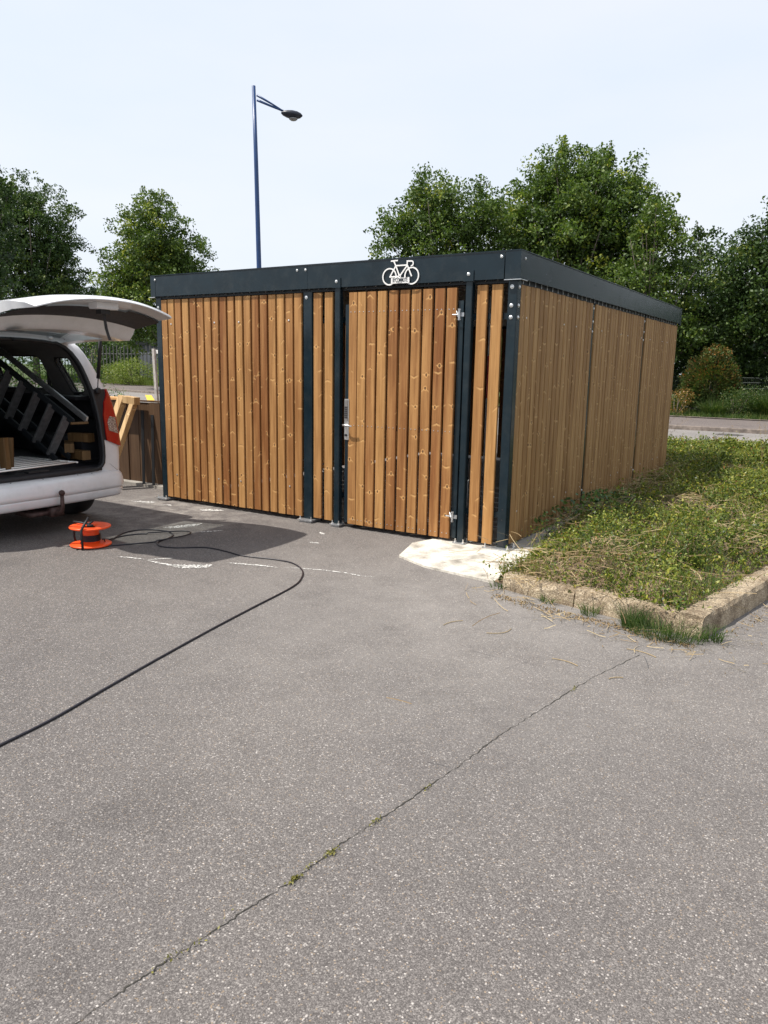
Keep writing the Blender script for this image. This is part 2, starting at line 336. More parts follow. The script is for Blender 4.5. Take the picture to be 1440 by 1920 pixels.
# ------------------------------------------------------------------ mesh helpers
def tag(o, label=None, cat=None, group=None, kind=None):
    if label: o['label'] = label
    if cat: o['category'] = cat
    if group: o['group'] = group
    if kind: o['kind'] = kind
    return o
def empty(name, loc=(0, 0, 0), rz=0, label=None, cat=None, group=None, parent=None):
    o = bpy.data.objects.new(name, None); C.objects.link(o)
    o.location = loc; o.rotation_euler = (0, 0, rz); o.empty_display_size = .2
    if parent: o.parent = parent
    return tag(o, label, cat, group)
def link_mesh(name, me, mats, parent=None, smooth=False):
    for mm in (mats if isinstance(mats, (list, tuple)) else [mats]): me.materials.append(mm)
    o = bpy.data.objects.new(name, me); C.objects.link(o)
    if parent is not None: o.parent = parent
    if smooth:
        me.polygons.foreach_set('use_smooth', [True]*len(me.polygons))
    return o
class MB:
    """collects primitives, links them as ONE mesh"""
    def __init__(s): s.v = []; s.f = []; s.mi = []; s.cur = 0; s.items = []
    def add(s, vs, fs):
        k = len(s.v); s.items.append((k, len(s.f), len(vs), len(fs))); s.v += [tuple(p) for p in vs]; s.f += [tuple(i+k for i in f) for f in fs]; s.mi += [s.cur]*len(fs)
        return s
    def mat(s, i): s.cur = i; return s
    def box(s, x0, x1, y0, y1, z0, z1, M_=None):
        vs = [(x, y, z) for x in (x0, x1) for y in (y0, y1) for z in (z0, z1)]
        if M_ is not None: vs = [M_ @ Vector(p) for p in vs]
        return s.add(vs, [(0, 1, 3, 2), (4, 6, 7, 5), (0, 4, 5, 1), (2, 3, 7, 6), (0, 2, 6, 4), (1, 5, 7, 3)])
    def cbox(s, x0, x1, y0, y1, z0, z1, c=.003, axis=2, M_=None):
        """box with the four long edges chamfered"""
        lo = [x0, y0, z0]; hi = [x1, y1, z1]; a, b_ = [i for i in range(3) if i != axis]
        pr = [(lo[a]+c, lo[b_]), (hi[a]-c, lo[b_]), (hi[a], lo[b_]+c), (hi[a], hi[b_]-c), (hi[a]-c, hi[b_]), (lo[a]+c, hi[b_]), (lo[a], hi[b_]-c), (lo[a], lo[b_]+c)]
        vs = []
        for zz in (lo[axis], hi[axis]):
            for p in pr:
                q = [0, 0, 0]; q[a] = p[0]; q[b_] = p[1]; q[axis] = zz; vs.append(Vector(q))
        if M_ is not None: vs = [M_ @ p for p in vs]
        fl = axis == 1
        fs = [tuple(range(7, -1, -1)), tuple(range(8, 16))]+[(i, (i+1) % 8, (i+1) % 8+8, i+8) for i in range(8)]
        if fl: fs = [tuple(reversed(f)) for f in fs]
        return s.add(vs, fs)
    def tube(s, pts, r, n=8, caps=True):
        pts = [Vector(p) for p in pts]; rs = [float(q_) for q_ in r] if isinstance(r, (list, tuple)) else [float(r)]*len(pts)
        vs = []; prev = None
        for i, p in enumerate(pts):
            d = (pts[min(i+1, len(pts)-1)]-pts[max(i-1, 0)])
            d = d.normalized() if d.length > 1e-9 else Vector((0, 0, 1))
            if prev is None:
                a = Vector((0, 0, 1)) if abs(d.z) < .9 else Vector((1, 0, 0)); x = a.cross(d).normalized()
            else:
                x = (prev-d*prev.dot(d)); x = x.normalized() if x.length > 1e-6 else Vector((1, 0, 0))
            prev = x; y = d.cross(x)
            for k in range(n):
                t = 2*math.pi*k/n; vs.append(p+rs[i]*(math.cos(t)*x+math.sin(t)*y))
        fs = []
        for i in range(len(pts)-1):
            for k in range(n): fs.append((i*n+k, i*n+(k+1) % n, (i+1)*n+(k+1) % n, (i+1)*n+k))
        if caps: fs.append(tuple(range(n-1, -1, -1))); fs.append(tuple((len(pts)-1)*n+k for k in range(n)))
        return s.add(vs, fs)
    def lathe(s, prof, c=(0, 0, 0), n=24, M_=None):
        vs = []
        for r, z in prof:
            for k in range(n):
                t = 2*math.pi*k/n; p = Vector((r*math.cos(t), r*math.sin(t), z))
                if M_ is not None: p = M_ @ p
                vs.append(p+Vector(c))
        fs = []
        for i in range(len(prof)-1):
            for k in range(n): fs.append((i*n+k, i*n+(k+1) % n, (i+1)*n+(k+1) % n, (i+1)*n+k))
        fs.append(tuple(range(n-1, -1, -1))); fs.append(tuple((len(prof)-1)*n+k for k in range(n)))
        return s.add(vs, fs)
    def prism(s, poly, z0, z1, M_=None):
        n = len(poly); vs = [Vector((p[0], p[1], z)) for z in (z0, z1) for p in poly]
        if M_ is not None: vs = [M_ @ p for p in vs]
        return s.add(vs, [tuple(range(n-1, -1, -1)), tuple(range(n, 2*n))]+[(i, (i+1) % n, (i+1) % n+n, i+n) for i in range(n)])
    def grid(s, rows, close=False):
        n = len(rows[0]); vs = [p for r in rows for p in r]; fs = []
        for i in range(len(rows)-1):
            for k in range(n if close else n-1): fs.append((i*n+k, i*n+(k+1) % n, (i+1)*n+(k+1) % n, (i+1)*n+k))
        return s.add(vs, fs)
    def build(s, name, mats, parent=None, smooth=False, merge=False):
        me = bpy.data.meshes.new(name); me.from_pydata([tuple(p) for p in s.v], [], s.f); me.update()
        me.polygons.foreach_set('material_index', s.mi)
        o = link_mesh(name, me, mats, parent, smooth)
        return o
def each(mb, name, mats, parent=None, smooth=False):
    """every primitive collected in mb becomes an object of its own"""
    for (v0, f0, nv, nf) in mb.items:
        m_ = MB(); m_.v = mb.v[v0:v0+nv]; m_.f = [tuple(i-v0 for i in f) for f in mb.f[f0:f0+nf]]; m_.mi = mb.mi[f0:f0+nf]
        m_.build(name, mats, parent, smooth)
def bolt(mb, c, ax, r=.011, h=.008):
    """dome-headed bolt with washer, axis ax"""
    q = Vector(ax).to_track_quat('Z', 'Y').to_matrix().to_4x4()
    mb.lathe([(r*1.35, 0), (r*1.35, .0025), (r*.95, .003), (r*.9, h*.7), (r*.5, h)], c, 10, q)
def fast_quads(name, V, F, mat, tint, parent=None, smooth=False):
    """V (n,3), F (m,4) -> one mesh with a per-vertex 'tint'"""
    me = bpy.data.meshes.new(name)
    me.vertices.add(len(V)); me.vertices.foreach_set('co', np.asarray(V, np.float32).ravel())
    k = F.shape[1]
    me.loops.add(F.size); me.loops.foreach_set('vertex_index', F.astype(np.int32).ravel())
    me.polygons.add(len(F)); me.polygons.foreach_set('loop_start', np.arange(0, F.size, k, dtype=np.int32))
    me.polygons.foreach_set('loop_total', np.full(len(F), k, np.int32))
    me.update(calc_edges=True)
    a = me.attributes.new('tint', 'FLOAT', 'POINT'); a.data.foreach_set('value', np.asarray(tint, np.float32))
    return link_mesh(name, me, mat, parent, smooth)
def leaves(P, size, tint, asp=.55, upbias=.3, fold=.18, seed=0, dirs=None):
    """rhombic leaves at points P"""
    r = np.random.default_rng(seed); n = len(P)
    d = r.normal(size=(n, 3)) if dirs is None else dirs+.5*r.normal(size=(n, 3))
    d[:, 2] += upbias*.5; d /= np.linalg.norm(d, axis=1, keepdims=True)
    nr = r.normal(size=(n, 3)); nr[:, 2] += upbias*2.0
    s = np.cross(d, nr); s /= np.linalg.norm(s, axis=1, keepdims=True)+1e-9
    nn = np.cross(s, d)
    L_ = (size*(.65+.7*r.random(n)))[:, None]; Wd = L_*asp*.5
    base = P-d*L_*.5; tip = P+d*L_*.5
    mid = P+d*L_*.06
    V = np.stack([base, mid-s*Wd+nn*Wd*fold*2, tip, mid+s*Wd+nn*Wd*fold*2], 1).reshape(-1, 3)
    F = np.arange(4*n).reshape(n, 4)
    return V, F, np.repeat(tint, 4)
def blades(P, h, lean, tint, width=.006, seed=0, bend=.5, ldir=None):
    """curved grass blades: two quads each"""
    r = np.random.default_rng(seed); n = len(P)
    a = r.random(n)*2*np.pi if ldir is None else ldir
    ld = np.stack([np.cos(a), np.sin(a), np.zeros(n)], 1)
    s = np.stack([-np.sin(a+r.normal(size=n)*.8), np.cos(a+r.normal(size=n)*.8), np.zeros(n)], 1)
    h = h[:, None]; le = lean[:, None]; W = (width*np.ones(n))[:, None]
    up = np.array([[0, 0, 1.]])
    p0 = P; p1 = P+up*h*.5+ld*le*h*.25; p2 = P+up*h*(1-bend*le*.5)+ld*le*h*.9
    V = np.stack([p0-s*W*.5, p0+s*W*.5, p1+s*W*.4, p1-s*W*.4, p2+s*W*.06, p2-s*W*.06], 1).reshape(-1, 3)
    b = np.arange(n)[:, None]*6
    F = np.concatenate([b+np.array([[0, 1, 2, 3]]), b+np.array([[3, 2, 4, 5]])], 0)
    return V, F, np.repeat(tint, 6)
def cat(parts):
    V = []; F = []; T = []; k = 0
    for v, f, t in parts: V.append(v); F.append(f+k); T.append(t); k += len(v)
    return np.concatenate(V), np.concatenate(F), np.concatenate(T)
def vnoise(x, y, seed=0):
    r = np.random.default_rng(seed); o = 0
    for k in range(6):
        a = r.random()*6.28; f = (1.1+k*1.3)*(1+.3*r.random()); ph = r.random()*6.28
        o = o+np.sin((x*np.cos(a)+y*np.sin(a))*f*1.7+ph+1.3*np.sin((x*np.sin(a)-y*np.cos(a))*f+ph*2))/(1+k*.7)
    return o/2.6
def sheet(name, poly, z, mat):
    me = bpy.data.meshes.new(name); me.from_pydata([(x, y, z) for x, y in poly], [], [tuple(range(len(poly)))]); me.update()
    return tag(link_mesh(name, me, mat), kind='structure')

# ================================================================== GROUND
mb = MB(); mb.grid([[(x, y, -.03) for x in np.linspace(-700, 700, 15)] for y in np.linspace(-500, 900, 15)])
tag(mb.build('ground', M['turf']), kind='structure')
mb = MB(); mb.grid([[(x, y, 0) for x in np.linspace(-70, 45, 24)] for y in (-30, -20, -12, -6, -2, 2, 6, 9, 11.5)])
tag(mb.build('car_park', M['asphalt']), kind='structure')
far_kerb = [(60, 16.15), (14, 16.15), (-2, 16.15), (-9, 17.2), (-18, 19.2), (-30, 21.7), (-60, 28.6), (-95, 37)]
near_edge = [(60, 10.6), (14, 10.6), (-2, 10.6), (-9, 11.3), (-18, 13.0), (-30, 15.4), (-60, 22.0), (-95, 30)]
mb = MB(); mb.grid([[(x, y, .005) for x, y in near_edge], [(x, y, .005) for x, y in far_kerb]]); tag(mb.build('road', M['road']), kind='structure')
# fill between the car park sheet and the road on the left (same forecourt surface)
mb = MB(); mb.grid([[(x, 11.5, .0) for x, y in near_edge[3:]], [(x, y+.3, .0) for x, y in near_edge[3:]]]); tag(mb.build('forecourt', M['asphalt']), kind='structure')
pav_far = [(60, 20.4), (14, 20.4), (-2, 20.5), (-9, 21.5), (-18, 23.7), (-30, 26.4), (-60, 33.4), (-95, 42)]
mb = MB(); mb.grid([[(x, y+.14, .11) for x, y in far_kerb], [(x, y, .11) for x, y in pav_far]]); tag(mb.build('pavement', M['pavement']), kind='structure')
mb = MB()
mb.grid([[(x, y, .0) for x, y in far_kerb], [(x, y+.01, .105) for x, y in far_kerb], [(x, y+.03, .12) for x, y in far_kerb], [(x, y+.14, .12) for x, y in far_kerb], [(x, y+.14, .0) for x, y in far_kerb]])
tag(mb.build('road_kerb', M['kerb_old']), kind='structure')
mb = MB(); mb.grid([[(x, y, .14) for x, y in pav_far], [(x, y+.07, .15) for x, y in pav_far], [(x, y+.07, .0) for x, y in pav_far]])
tag(mb.build('verge_edging', M['kerb_old']), kind='structure')
sheet('yellow_marking', [(-28.1, 20.05), (-27.75, 20.15), (-23.2, 16.4), (-23.5, 16.25)], .012, M['yellow'])
mb = MB()
for k in range(10): mb.add([(x, y, .010) for x, y in ((-8+k*3.0, 12.28), (-8+k*3.0+2.4, 12.24), (-8+k*3.0+2.4, 12.30), (-8+k*3.0, 12.34))], [(0, 1, 2, 3)])
tag(mb.build('lane_marking', M['roadwhite']), kind='structure')
mb = MB(); mb.lathe([(.34, 0), (.34, .006), (.30, .006)], (-.36, 15.2, .004), 28)
tag(mb.build('manhole_cover', M['iron'], None), 'round grey manhole cover set in the pale road beyond the planting bed', 'manhole cover')

# concrete slab by the corner post and footing strip along the side wall
rs_ = np.random.default_rng(77); out_l = [(-.63, -.70), (-.30, -.865), (.30, -.955), (.42, -.98), (.44, -.5), (.30, -.15), (.27, .12), (-.66, .12), (-.77, -.24)]; rag = []
for (x0, y0), (x1, y1) in zip(out_l, out_l[1:]+out_l[:1]):
    n_ = int(math.hypot(x1-x0, y1-y0)/.022)+1
    for t in np.linspace(0, 1, n_, endpoint=False): rag.append((x0+(x1-x0)*t+rs_.normal()*.0012, y0+(y1-y0)*t+rs_.normal()*.0015))
mb = MB(); mb.prism(rag, -.02, .018)
tag(mb.build('concrete_slab', M['slab']), kind='structure')
mb = MB(); mb.prism([(.0, .122), (.30, .122), (.27, 6.4), (-.05, 6.4), (-.05, .122)], -.02, .03)
tag(mb.build('concrete_footing', M['concrete']), kind='structure')
mb = MB(); mb.prism([(-4.15, .35), (-.1, .35), (-.1, 6.0), (-4.15, 6.0)], -.02, .012)
tag(mb.build('shelter_floor', M['concrete']), kind='structure')

# crack as a flat strip, its dirt and inner shadow put into the colour
crack = [(1.564, -1.775), (1.467, -2.146), (1.413, -2.406), (1.346, -2.801), (1.298, -3.075), (1.279, -3.318), (1.24, -3.596), (1.199, -3.894), (1.171, -4.042), (1.162, -4.224), (1.129, -4.405), (1.1, -4.585), (1.074, -4.743), (1.055, -4.873), (1.035, -5.05), (1.0, -5.4)]
cp = []
for (x0, y0), (x1, y1) in zip(crack, crack[1:]):
    for t in np.linspace(0, 1, 14, endpoint=False): cp.append((x0+(x1-x0)*t+rng.normal()*.0035, y0+(y1-y0)*t))
rows = [[], []]
for i, (x, y) in enumerate(cp):
    wd = max(.0008, .0013+.0008*math.sin(i*.23)+rng.normal()*.0007)
    rows[0].append((x-wd, y, .002)); rows[1].append((x+wd, y, .002))
mb = MB(); mb.grid(rows); tag(mb.build('pavement_crack', M['crack']), kind='structure')
P = []
for (cx, cy, n_, l_) in [(1.162, -4.20, 34, .05), (1.158, -4.265, 60, .012), (1.176, -4.10, 46, .016), (1.202, -3.89, 26, .02), (1.245, -3.60, 20, .02), (1.41, -2.42, 24, .03), (1.105, -4.56, 16, .05), (1.08, -4.68, 16, .05)]:
    q = np.zeros((n_, 3)); q[:, 0] = cx+rng.normal(size=n_)*.006; q[:, 1] = cy+rng.normal(size=n_)*l_; q[:, 2] = .004+.006*rng.random(n_); P.append(q)
P = np.concatenate(P)
V, F, T = leaves(P, .010, rng.random(len(P)), .5, 1.0, seed=3)
tag(fast_quads('moss', V, F, M['moss'], T), 'yellow green moss tufts growing in the asphalt crack', 'moss', kind='stuff')

# chalk and cement marks
def mark(pts, wd, seed):
    r = np.random.default_rng(seed); P_ = []
    for a, b_ in zip(pts, pts[1:]):
        for t in np.linspace(0, 1, 16, endpoint=False): P_.append((a[0]+(b_[0]-a[0])*t, a[1]+(b_[1]-a[1])*t))
    P_.append(pts[-1]); top = []; bot = []
    n_ = len(P_)
    for i, p in enumerate(P_):
        q = P_[min(i+1, n_-1)]; o = P_[max(i-1, 0)]; d = np.array([q[0]-o[0], q[1]-o[1]]); d = d/(np.linalg.norm(d)+1e-9); nn = np.array([-d[1], d[0]])
        e = min(1, 4*min(i, n_-1-i)/n_+.1)
        a_, b2 = wd*e*(.4+.9*r.random()), wd*e*(.4+.9*r.random())
        top.append((p[0]+nn[0]*a_, p[1]+nn[1]*a_, .005)); bot.append((p[0]-nn[0]*b2, p[1]-nn[1]*b2, .005))
    return [bot, top]
def chalk_mat():
    m, n, b = new_mat('patchy chalk')
    b.inputs['Base Color'].default_value = (.72, .71, .68, 1); b.inputs['Roughness'].default_value = .95
    f = ramp(n, noise(n, 55, 5, None, .7), [(.40, (0, 0, 0)), (.60, (1, 1, 1))])
    t = N(n, 'ShaderNodeBsdfTransparent'); ms = N(n, 'ShaderNodeMixShader'); L(n, f, ms.inputs[0]); L(n, t.outputs[0], ms.inputs[1]); L(n, b.outputs[0], ms.inputs[2])
    L(n, ms.outputs[0], n.nodes['Material Output'].inputs[0]); return m
M['chalkp'] = chalk_mat()
mb = MB()
for i, (pts, wd) in enumerate([
    ([(-2.475, -2.04), (-2.353, -1.99), (-2.208, -1.959)], .012),
    ([(-2.059, -1.797), (-2.138, -1.885), (-2.194, -1.971)], .012),
    ([(-2.194, -1.971), (-2.02, -1.969), (-1.88, -1.961), (-1.76, -1.936)], .018),
    ([(-1.93, -1.96), (-1.80, -1.93), (-1.70, -1.86), (-1.67, -1.77)], .05),
    ([(-1.627, -1.661), (-1.474, -1.608), (-1.335, -1.564), (-1.212, -1.538)], .015),
    ([(-1.171, -1.508), (-1.034, -1.443), (-0.888, -1.393), (-0.72, -1.36), (-.56, -1.36), (-0.438, -1.31)], .009),
    ([(-4.40, -0.30), (-4.2, -.23), (-4.10, -0.20)], .045),
    ([(-3.965, -0.304), (-3.894, -0.204), (-3.813, -0.245)], .02),
    ([(-3.02, -1.06), (-2.936, -0.972), (-2.895, -0.864), (-2.87, -0.70)], .06),
    ([(-3.42, -0.21), (-3.3, -.16), (-3.17, -0.10)], .055),
    ([(-2.62, -1.02), (-2.48, -0.80)], .02), ([(-1.72, -.33), (-1.62, -.40)], .02), ([(-1.55, -.72), (-1.45, -.70)], .02)]):
    mb.grid(mark(pts, wd, i))
tag(mb.build('chalk_marks', M['chalkp']), kind='structure')

# ================================================================== SHELTER
W_, D1, D2, D3 = 4.216, 2.061, 4.196, 6.133
ZF, ZS, ZB, HT, OV = 2.242, 2.207, .047, 2.45, .03
sh = empty('bike_shelter', (0, 0, 0), 0, 'large bicycle shelter clad in warm brown vertical boards with a dark flat roof rim', 'shelter')
# roof deck
mb = MB()
xs = []; k = 0; x = -W_+.02
prof = []
while x < -.16:
    prof += [(x, 2.262), (x+.035, 2.262), (x+.045, 2.232), (x+.062, 2.232), (x+.072, 2.262)]; x += .107
mb.grid([[(a, -.012, z) for a, z in prof], [(a, D3+.01, z) for a, z in prof]])
mb.build('roof_sheet', M['galv'], sh)
mb = MB(); mb.box(-W_, 0, 0, D3, 2.30, 2.325); mb.build('roof', M['steel_dark'], sh)
# little rib ends seen under the side rim
mb = MB(); y = .12
while y < D3-.05:
    mb.box(-.010, -.004, y, y+.012, 2.214, 2.25); y += .138
each(mb, 'roof_clip', M['galv'], sh)
# fascia panels
def fascia(name, x0, x1, y0, y1, z0=ZF, z1=HT):
    m_ = MB(); m_.box(x0, x1, y0, y1, z0, z1); return m_.build(name, M['steel'], sh)
E_ = .0025
fascia('fascia_panel', -W_-OV+.07, -2.10, -OV, -OV+.02)
fascia('fascia_panel', -2.0975, -.11, -OV, -OV+.02)
fascia('fascia_panel', OV-.02, OV, .10, 3.05); fascia('fascia_panel', OV-.02, OV, 3.0525, D3+OV-.06)
fascia('fascia_panel', -W_-OV, -W_-OV+.02, .05, D3+OV); fascia('fascia_panel', -W_-OV+.021, OV-.021, D3+OV-.02, D3+OV)
# corner caps (L shaped, wrapping) with a bright bottom lip
for (cx, wx, wy) in ((OV+E_, -.133, .10), (-W_-OV-E_, .073, .07)):
    m_ = MB(); s = 1 if wx < 0 else -1
    m_.box(min(cx, cx+wx), max(cx, cx+wx), -OV-E_, -OV-.0005, ZF-.004, HT+.004)
    m_.box(min(cx, cx-s*.002), max(cx, cx-s*.002), -OV, wy, ZF-.004, HT+.004)
    c_ = m_.build('corner_cap', M['steel'], sh)
    m2 = MB(); m2.box(min(cx, cx+wx)-(.0 if s > 0 else .012), max(cx, cx+wx)+(.012 if s > 0 else 0), -OV-.014, -OV+.0, ZF-.012, ZF-.006)
    m2.box(min(cx, cx+s*.012), max(cx, cx+s*.012), -OV+.001, wy, ZF-.012, ZF-.006); m2.build('cap_lip', M['alu'], c_)
m_ = MB(); m_.box(OV-.03, OV+.003, D3+OV-.058, D3+OV+.003, ZF-.02, HT+.004); m_.build('corner_cap', M['steel'], sh)
# roof edge flashing
m_ = MB()
m_.box(-W_-OV-.004, OV+.006, -OV-.006, -OV+.05, HT+.0045, HT+.0115); m_.box(OV-.05, OV+.006, -OV+.0505, D3+OV+.004, HT+.0045, HT+.0115)
m_.box(-W_-OV-.004, -W_-OV+.05, -OV+.0505, D3+OV, HT+.0045, HT+.0115); m_.build('roof_edge_trim', M['steel'], sh)
# beams behind the fascia and wall rails
m_ = MB(); m_.box(-W_+.08, -.08, .012, .055, 2.215, 2.30); m_.box(-W_+.08, -.08, D3-.06, D3-.015, 2.2, 2.30); each(m_, 'front_beam', M['steel_dark'], sh)
m_ = MB(); m_.box(-.06, -.012, .09, D3-.09, 2.2, 2.30); m_.build('side_beam', M['steel_dark'], sh)
m_ = MB(); m_.box(-W_+.012, -W_+.06, .09, D3-.09, 2.2, 2.30); m_.build('side_beam', M['steel_dark'], sh)

def base_plate(x0, x1, y0, y1, parent):
    m_ = MB(); m_.cbox(x0, x1, y0, y1, .019, .029, .002); m_.box(x0+.015, x1-.015, y0+.015, y1-.015, .002, .0188)
    o = m_.build('base_plate', M['galv'], parent)
    m_ = MB()
    for bx in (x0+.022, x1-.022):
        for by in (y0+.022, y1-.022):
            m_.lathe([(.012, .029), (.012, .040), (.006, .0402), (.006, .062)], (bx, by, 0), 6)
    each(m_, 'anchor_bolt', M['zinc'], o); return o
def post(x0, x1, y0, y1, z0, z1, hole=False):
    m_ = MB(); m_.cbox(x0, x1, y0, y1, z0, z1, .006)
    if hole:
        cx = (x0+x1)/2; m_.mat(1)
        m_.prism([(cx+a*.028, .0+b_) for a, b_ in [(-1, 0), (1, 0), (1, .02), (.8, .04), (.3, .05), (-.3, .05), (-.8, .04), (-1, .02)]], 0, .0015, Matrix.Translation((0, y0-.0001, .045)) @ Matrix.Rotation(R(90), 4, 'X'))
        for zz in (.27, .36): m_.lathe([(.006, 0), (.006, .0012)], (cx, y0-.0002, zz), 10, Matrix.Rotation(R(90), 4, 'X'))
    return m_.build('post', [M['steel'], M['black']], sh)
pc = post(-.082, 0, 0, .082, .03, 2.25, True)
base_plate(-.19, .06, -.06, .12, pc)
m_ = MB()
for zz in (2.181, 2.036, 1.944):
    for c_, ax in (((-.046, 0, zz), (0, -1, 0)), ((0, .038, zz), (1, 0, 0))):
        m_ = MB(); bolt(m_, c_, ax, .0125, .010); m_.build('bolt', M['zinc'], pc)
pl = post(-W_, -W_+.082, 0, .082, .03, 2.25); base_plate(-W_-.05, -W_+.12, -.06, .12, pl)
m_ = MB(); bolt(m_, (-W_+.04, 0, 2.13), (0, -1, 0)); m_.build('bolt', M['zinc'], pl)
pb = post(-2.176, -2.073, .004, .10, .03, 2.215); base_plate(-2.21, -2.03, -.06, .13, pb)
m_ = MB(); bolt(m_, (-2.138, .004, 2.168), (0, -1, 0), .0125); m_.build('bolt', M['zinc'], pb)
for (x0, x1) in ((-1.787, -1.727), (-.449, -.389)):
    p_ = post(x0, x1, -.024, .036, .03, 2.244)
    base_plate(x0-.03, x1+.03, -.055, .06, p_)
    m_ = MB(); m_.box(x0-.015, x1+.015, -OV-.0085, -OV-.0005, 2.236, 2.322); t_ = m_.build('fixing_tab', M['steel'], p_)
    m_ = MB(); bolt(m_, ((x0+x1)/2, -OV-.0085, 2.293), (0, -1, 0)); m_.build('bolt', M['zinc'], p_)
for yy in (D1, D2, D3-.03):
    p_ = post(-.075, -.012, yy-.03, yy+.03, .035, 2.25)
    for zz in (2.16, 2.03, 1.93, .27):
        m_ = MB(); bolt(m_, (-.012, yy, zz), (1, 0, 0)); m_.build('bolt', M['zinc'], p_)
    base_plate(-.09, .07, yy-.07, yy+.07, p_)
    post(-W_+.012, -W_+.075, yy-.03, yy+.03, .03, 2.25)
for xx in (-2.12,): post(xx-.03, xx+.03, D3-.08, D3-.02, .03, 2.25)
# fascia bolts
for bx in (-4.176, -2.22, -2.12, -.135):
    m_ = MB(); bolt(m_, (bx, -OV-(.003 if bx in (-4.176,) else .0), 2.415), (0, -1, 0), .0095); m_.build('fascia_bolt', M['zinc'], sh)
m_ = MB(); bolt(m_, (OV+.002, .06, 2.40), (1, 0, 0), .0095); m_.build('fascia_bolt', M['zinc'], sh)

# boards
TH = .027
def slats_x(spans, name='slat_panel', y0=0.0, z0=ZB, z1=ZS, screws=(), mat='wood'):
    m_ = MB()
    for i, (a, b_) in enumerate(spans):
        r_ = random.Random(i*7+len(spans))
        m_.cbox(a, b_, y0+r_.uniform(0, .0025), y0+TH, z0+r_.uniform(-.004, .004), z1+r_.uniform(-.002, .002), .0035)
    o = m_.build(name, M[mat], sh)
    if screws:
        s_ = MB()
        for a, b_ in spans:
            for zz in screws:
                for f in (.26, .74): s_.lathe([(.0042, 0), (.0042, .0012), (.002, .0018)], (a+(b_-a)*f, y0-.0002, zz), 7, Matrix.Rotation(R(90), 4, 'X'))
        each(s_, 'screw_head', M['zinc'], o)
    return o
F1 = [(-4.134, -4.044), (-4.032, -3.938), (-3.926, -3.832), (-3.814, -3.720), (-3.703, -3.609), (-3.596, -3.502), (-3.488, -3.394), (-3.380, -3.286), (-3.270, -3.176), (-3.160, -3.066), (-3.050, -2.956), (-2.940, -2.846), (-2.830, -2.736), (-2.722, -2.628), (-2.613, -2.519), (-2.504, -2.410), (-2.396, -2.301), (-2.287, -2.192)]
fp = slats_x([(a+.0025, b_-.0035) for a, b_ in F1])
for (bx, bz) in ((-3.985, 1.95), (-3.34, 1.955), (-3.00, 1.955), (-2.35, 1.96), (-3.97, .31), (-3.33, .32), (-3.01, .325), (-2.35, .335)):
    m_ = MB(); bolt(m_, (bx, 0, bz), (0, -1, 0), .007, .006); m_.build('coach_bolt', M['zinc'], fp)
slats_x([(-2.055, -1.962), (-1.923, -1.829)], 'slat_panel', .004)
slats_x([(-.355, -.264), (-.223, -.129)], 'slat_panel', .002)
m_ = MB()
for z0 in (.28, 1.93): m_.box(-.46, -.08, .032, .07, z0, z0+.05); m_.box(-2.07, -1.73, .035, .07, z0, z0+.05)
for z0 in (.28, 1.93): m_.box(-4.13, -2.18, .030, .06, z0, z0+.05)
each(m_, 'wall_rail', M['steel'], sh)
def slats_y(y0, y1, n_, xo=0.0, mat='wood_side'):
    m_ = MB(); pitch = (y1-y0)/n_
    for i in range(n_):
        r_ = random.Random(i+int(y0*100)); a = y0+i*pitch
        m_.cbox(xo-TH, xo-r_.uniform(0, .0025), a+.009, a+pitch-.009, ZB+r_.uniform(-.003, .003), ZS+r_.uniform(-.003, .003), .005)
    return m_.build('slat_panel', M[mat], sh)
sy = [slats_y(.083, D1-.042, 18), slats_y(D1+.042, D2-.042, 19), slats_y(D2+.042, D3-.005, 17)]
for o_, ys in zip(sy, ((.22, 1.15, 1.5, 1.95), (2.35, 3.1, 3.4, 4.05), (4.5, 5.2, 5.5))):
    for yy in ys:
        for zz in (1.95, .32):
            m_ = MB(); bolt(m_, (0, yy, zz), (1, 0, 0), .006, .005); m_.build('coach_bolt', M['zinc'], o_)
m_ = MB()
for z0 in (.28, 1.93): m_.box(-.064, -.03, .09, D3-.07, z0, z0+.05)
each(m_, 'wall_rail', M['steel'], sh)
# left and rear walls (a few gaps let daylight through)
m_ = MB(); y = .09
while y < D3-.1: m_.cbox(-W_, -W_+TH, y, y+.094, ZB, ZS, .0035); y += .109
m_.build('slat_panel', M['wood'], sh)
m_ = MB(); x = -W_+.09
while x < -.12: m_.cbox(x, x+.094, D3-TH, D3, ZB, ZS, .0035); x += .112
m_.build('slat_panel', M['wood'], sh)

# door
dr = empty('door', (0, 0, 0), parent=sh)
DS = [(-1.633, -1.543), (-1.537, -1.448), (-1.435, -1.342), (-1.322, -1.229), (-1.204, -1.111), (-1.087, -.993), (-.972, -.880), (-.857, -.765), (-.741, -.649), (-.627, -.534)]
m_ = MB()
for i, (a, b_) in enumerate(DS):
    r_ = random.Random(i+50); m_.cbox(a, b_, -.012+r_.uniform(0, .002), -.012+TH, .045, 2.193, .0035)
o = m_.build('slat_panel', M['wood'], dr)
m_ = MB()
for a, b_ in DS:
    for zz in (.09, .99, 2.02):
        for f in (.26, .74): m_.lathe([(.0045, 0), (.0045, .0014), (.002, .002)], (a+(b_-a)*f, -.0122, zz), 7, Matrix.Rotation(R(90), 4, 'X'))
each(m_, 'screw_head', M['zinc'], o)
m_ = MB()
m_.cbox(-1.690, -1.635, .016, .056, .05, 2.09, .003); m_.cbox(-.53, -.478, .016, .056, .05, 2.09, .003)
for z0 in (.06, .96, 1.97): m_.box(-1.634, -.531, .018, .055, z0, z0+.05)
m_.build('door_frame', M['steel'], dr)
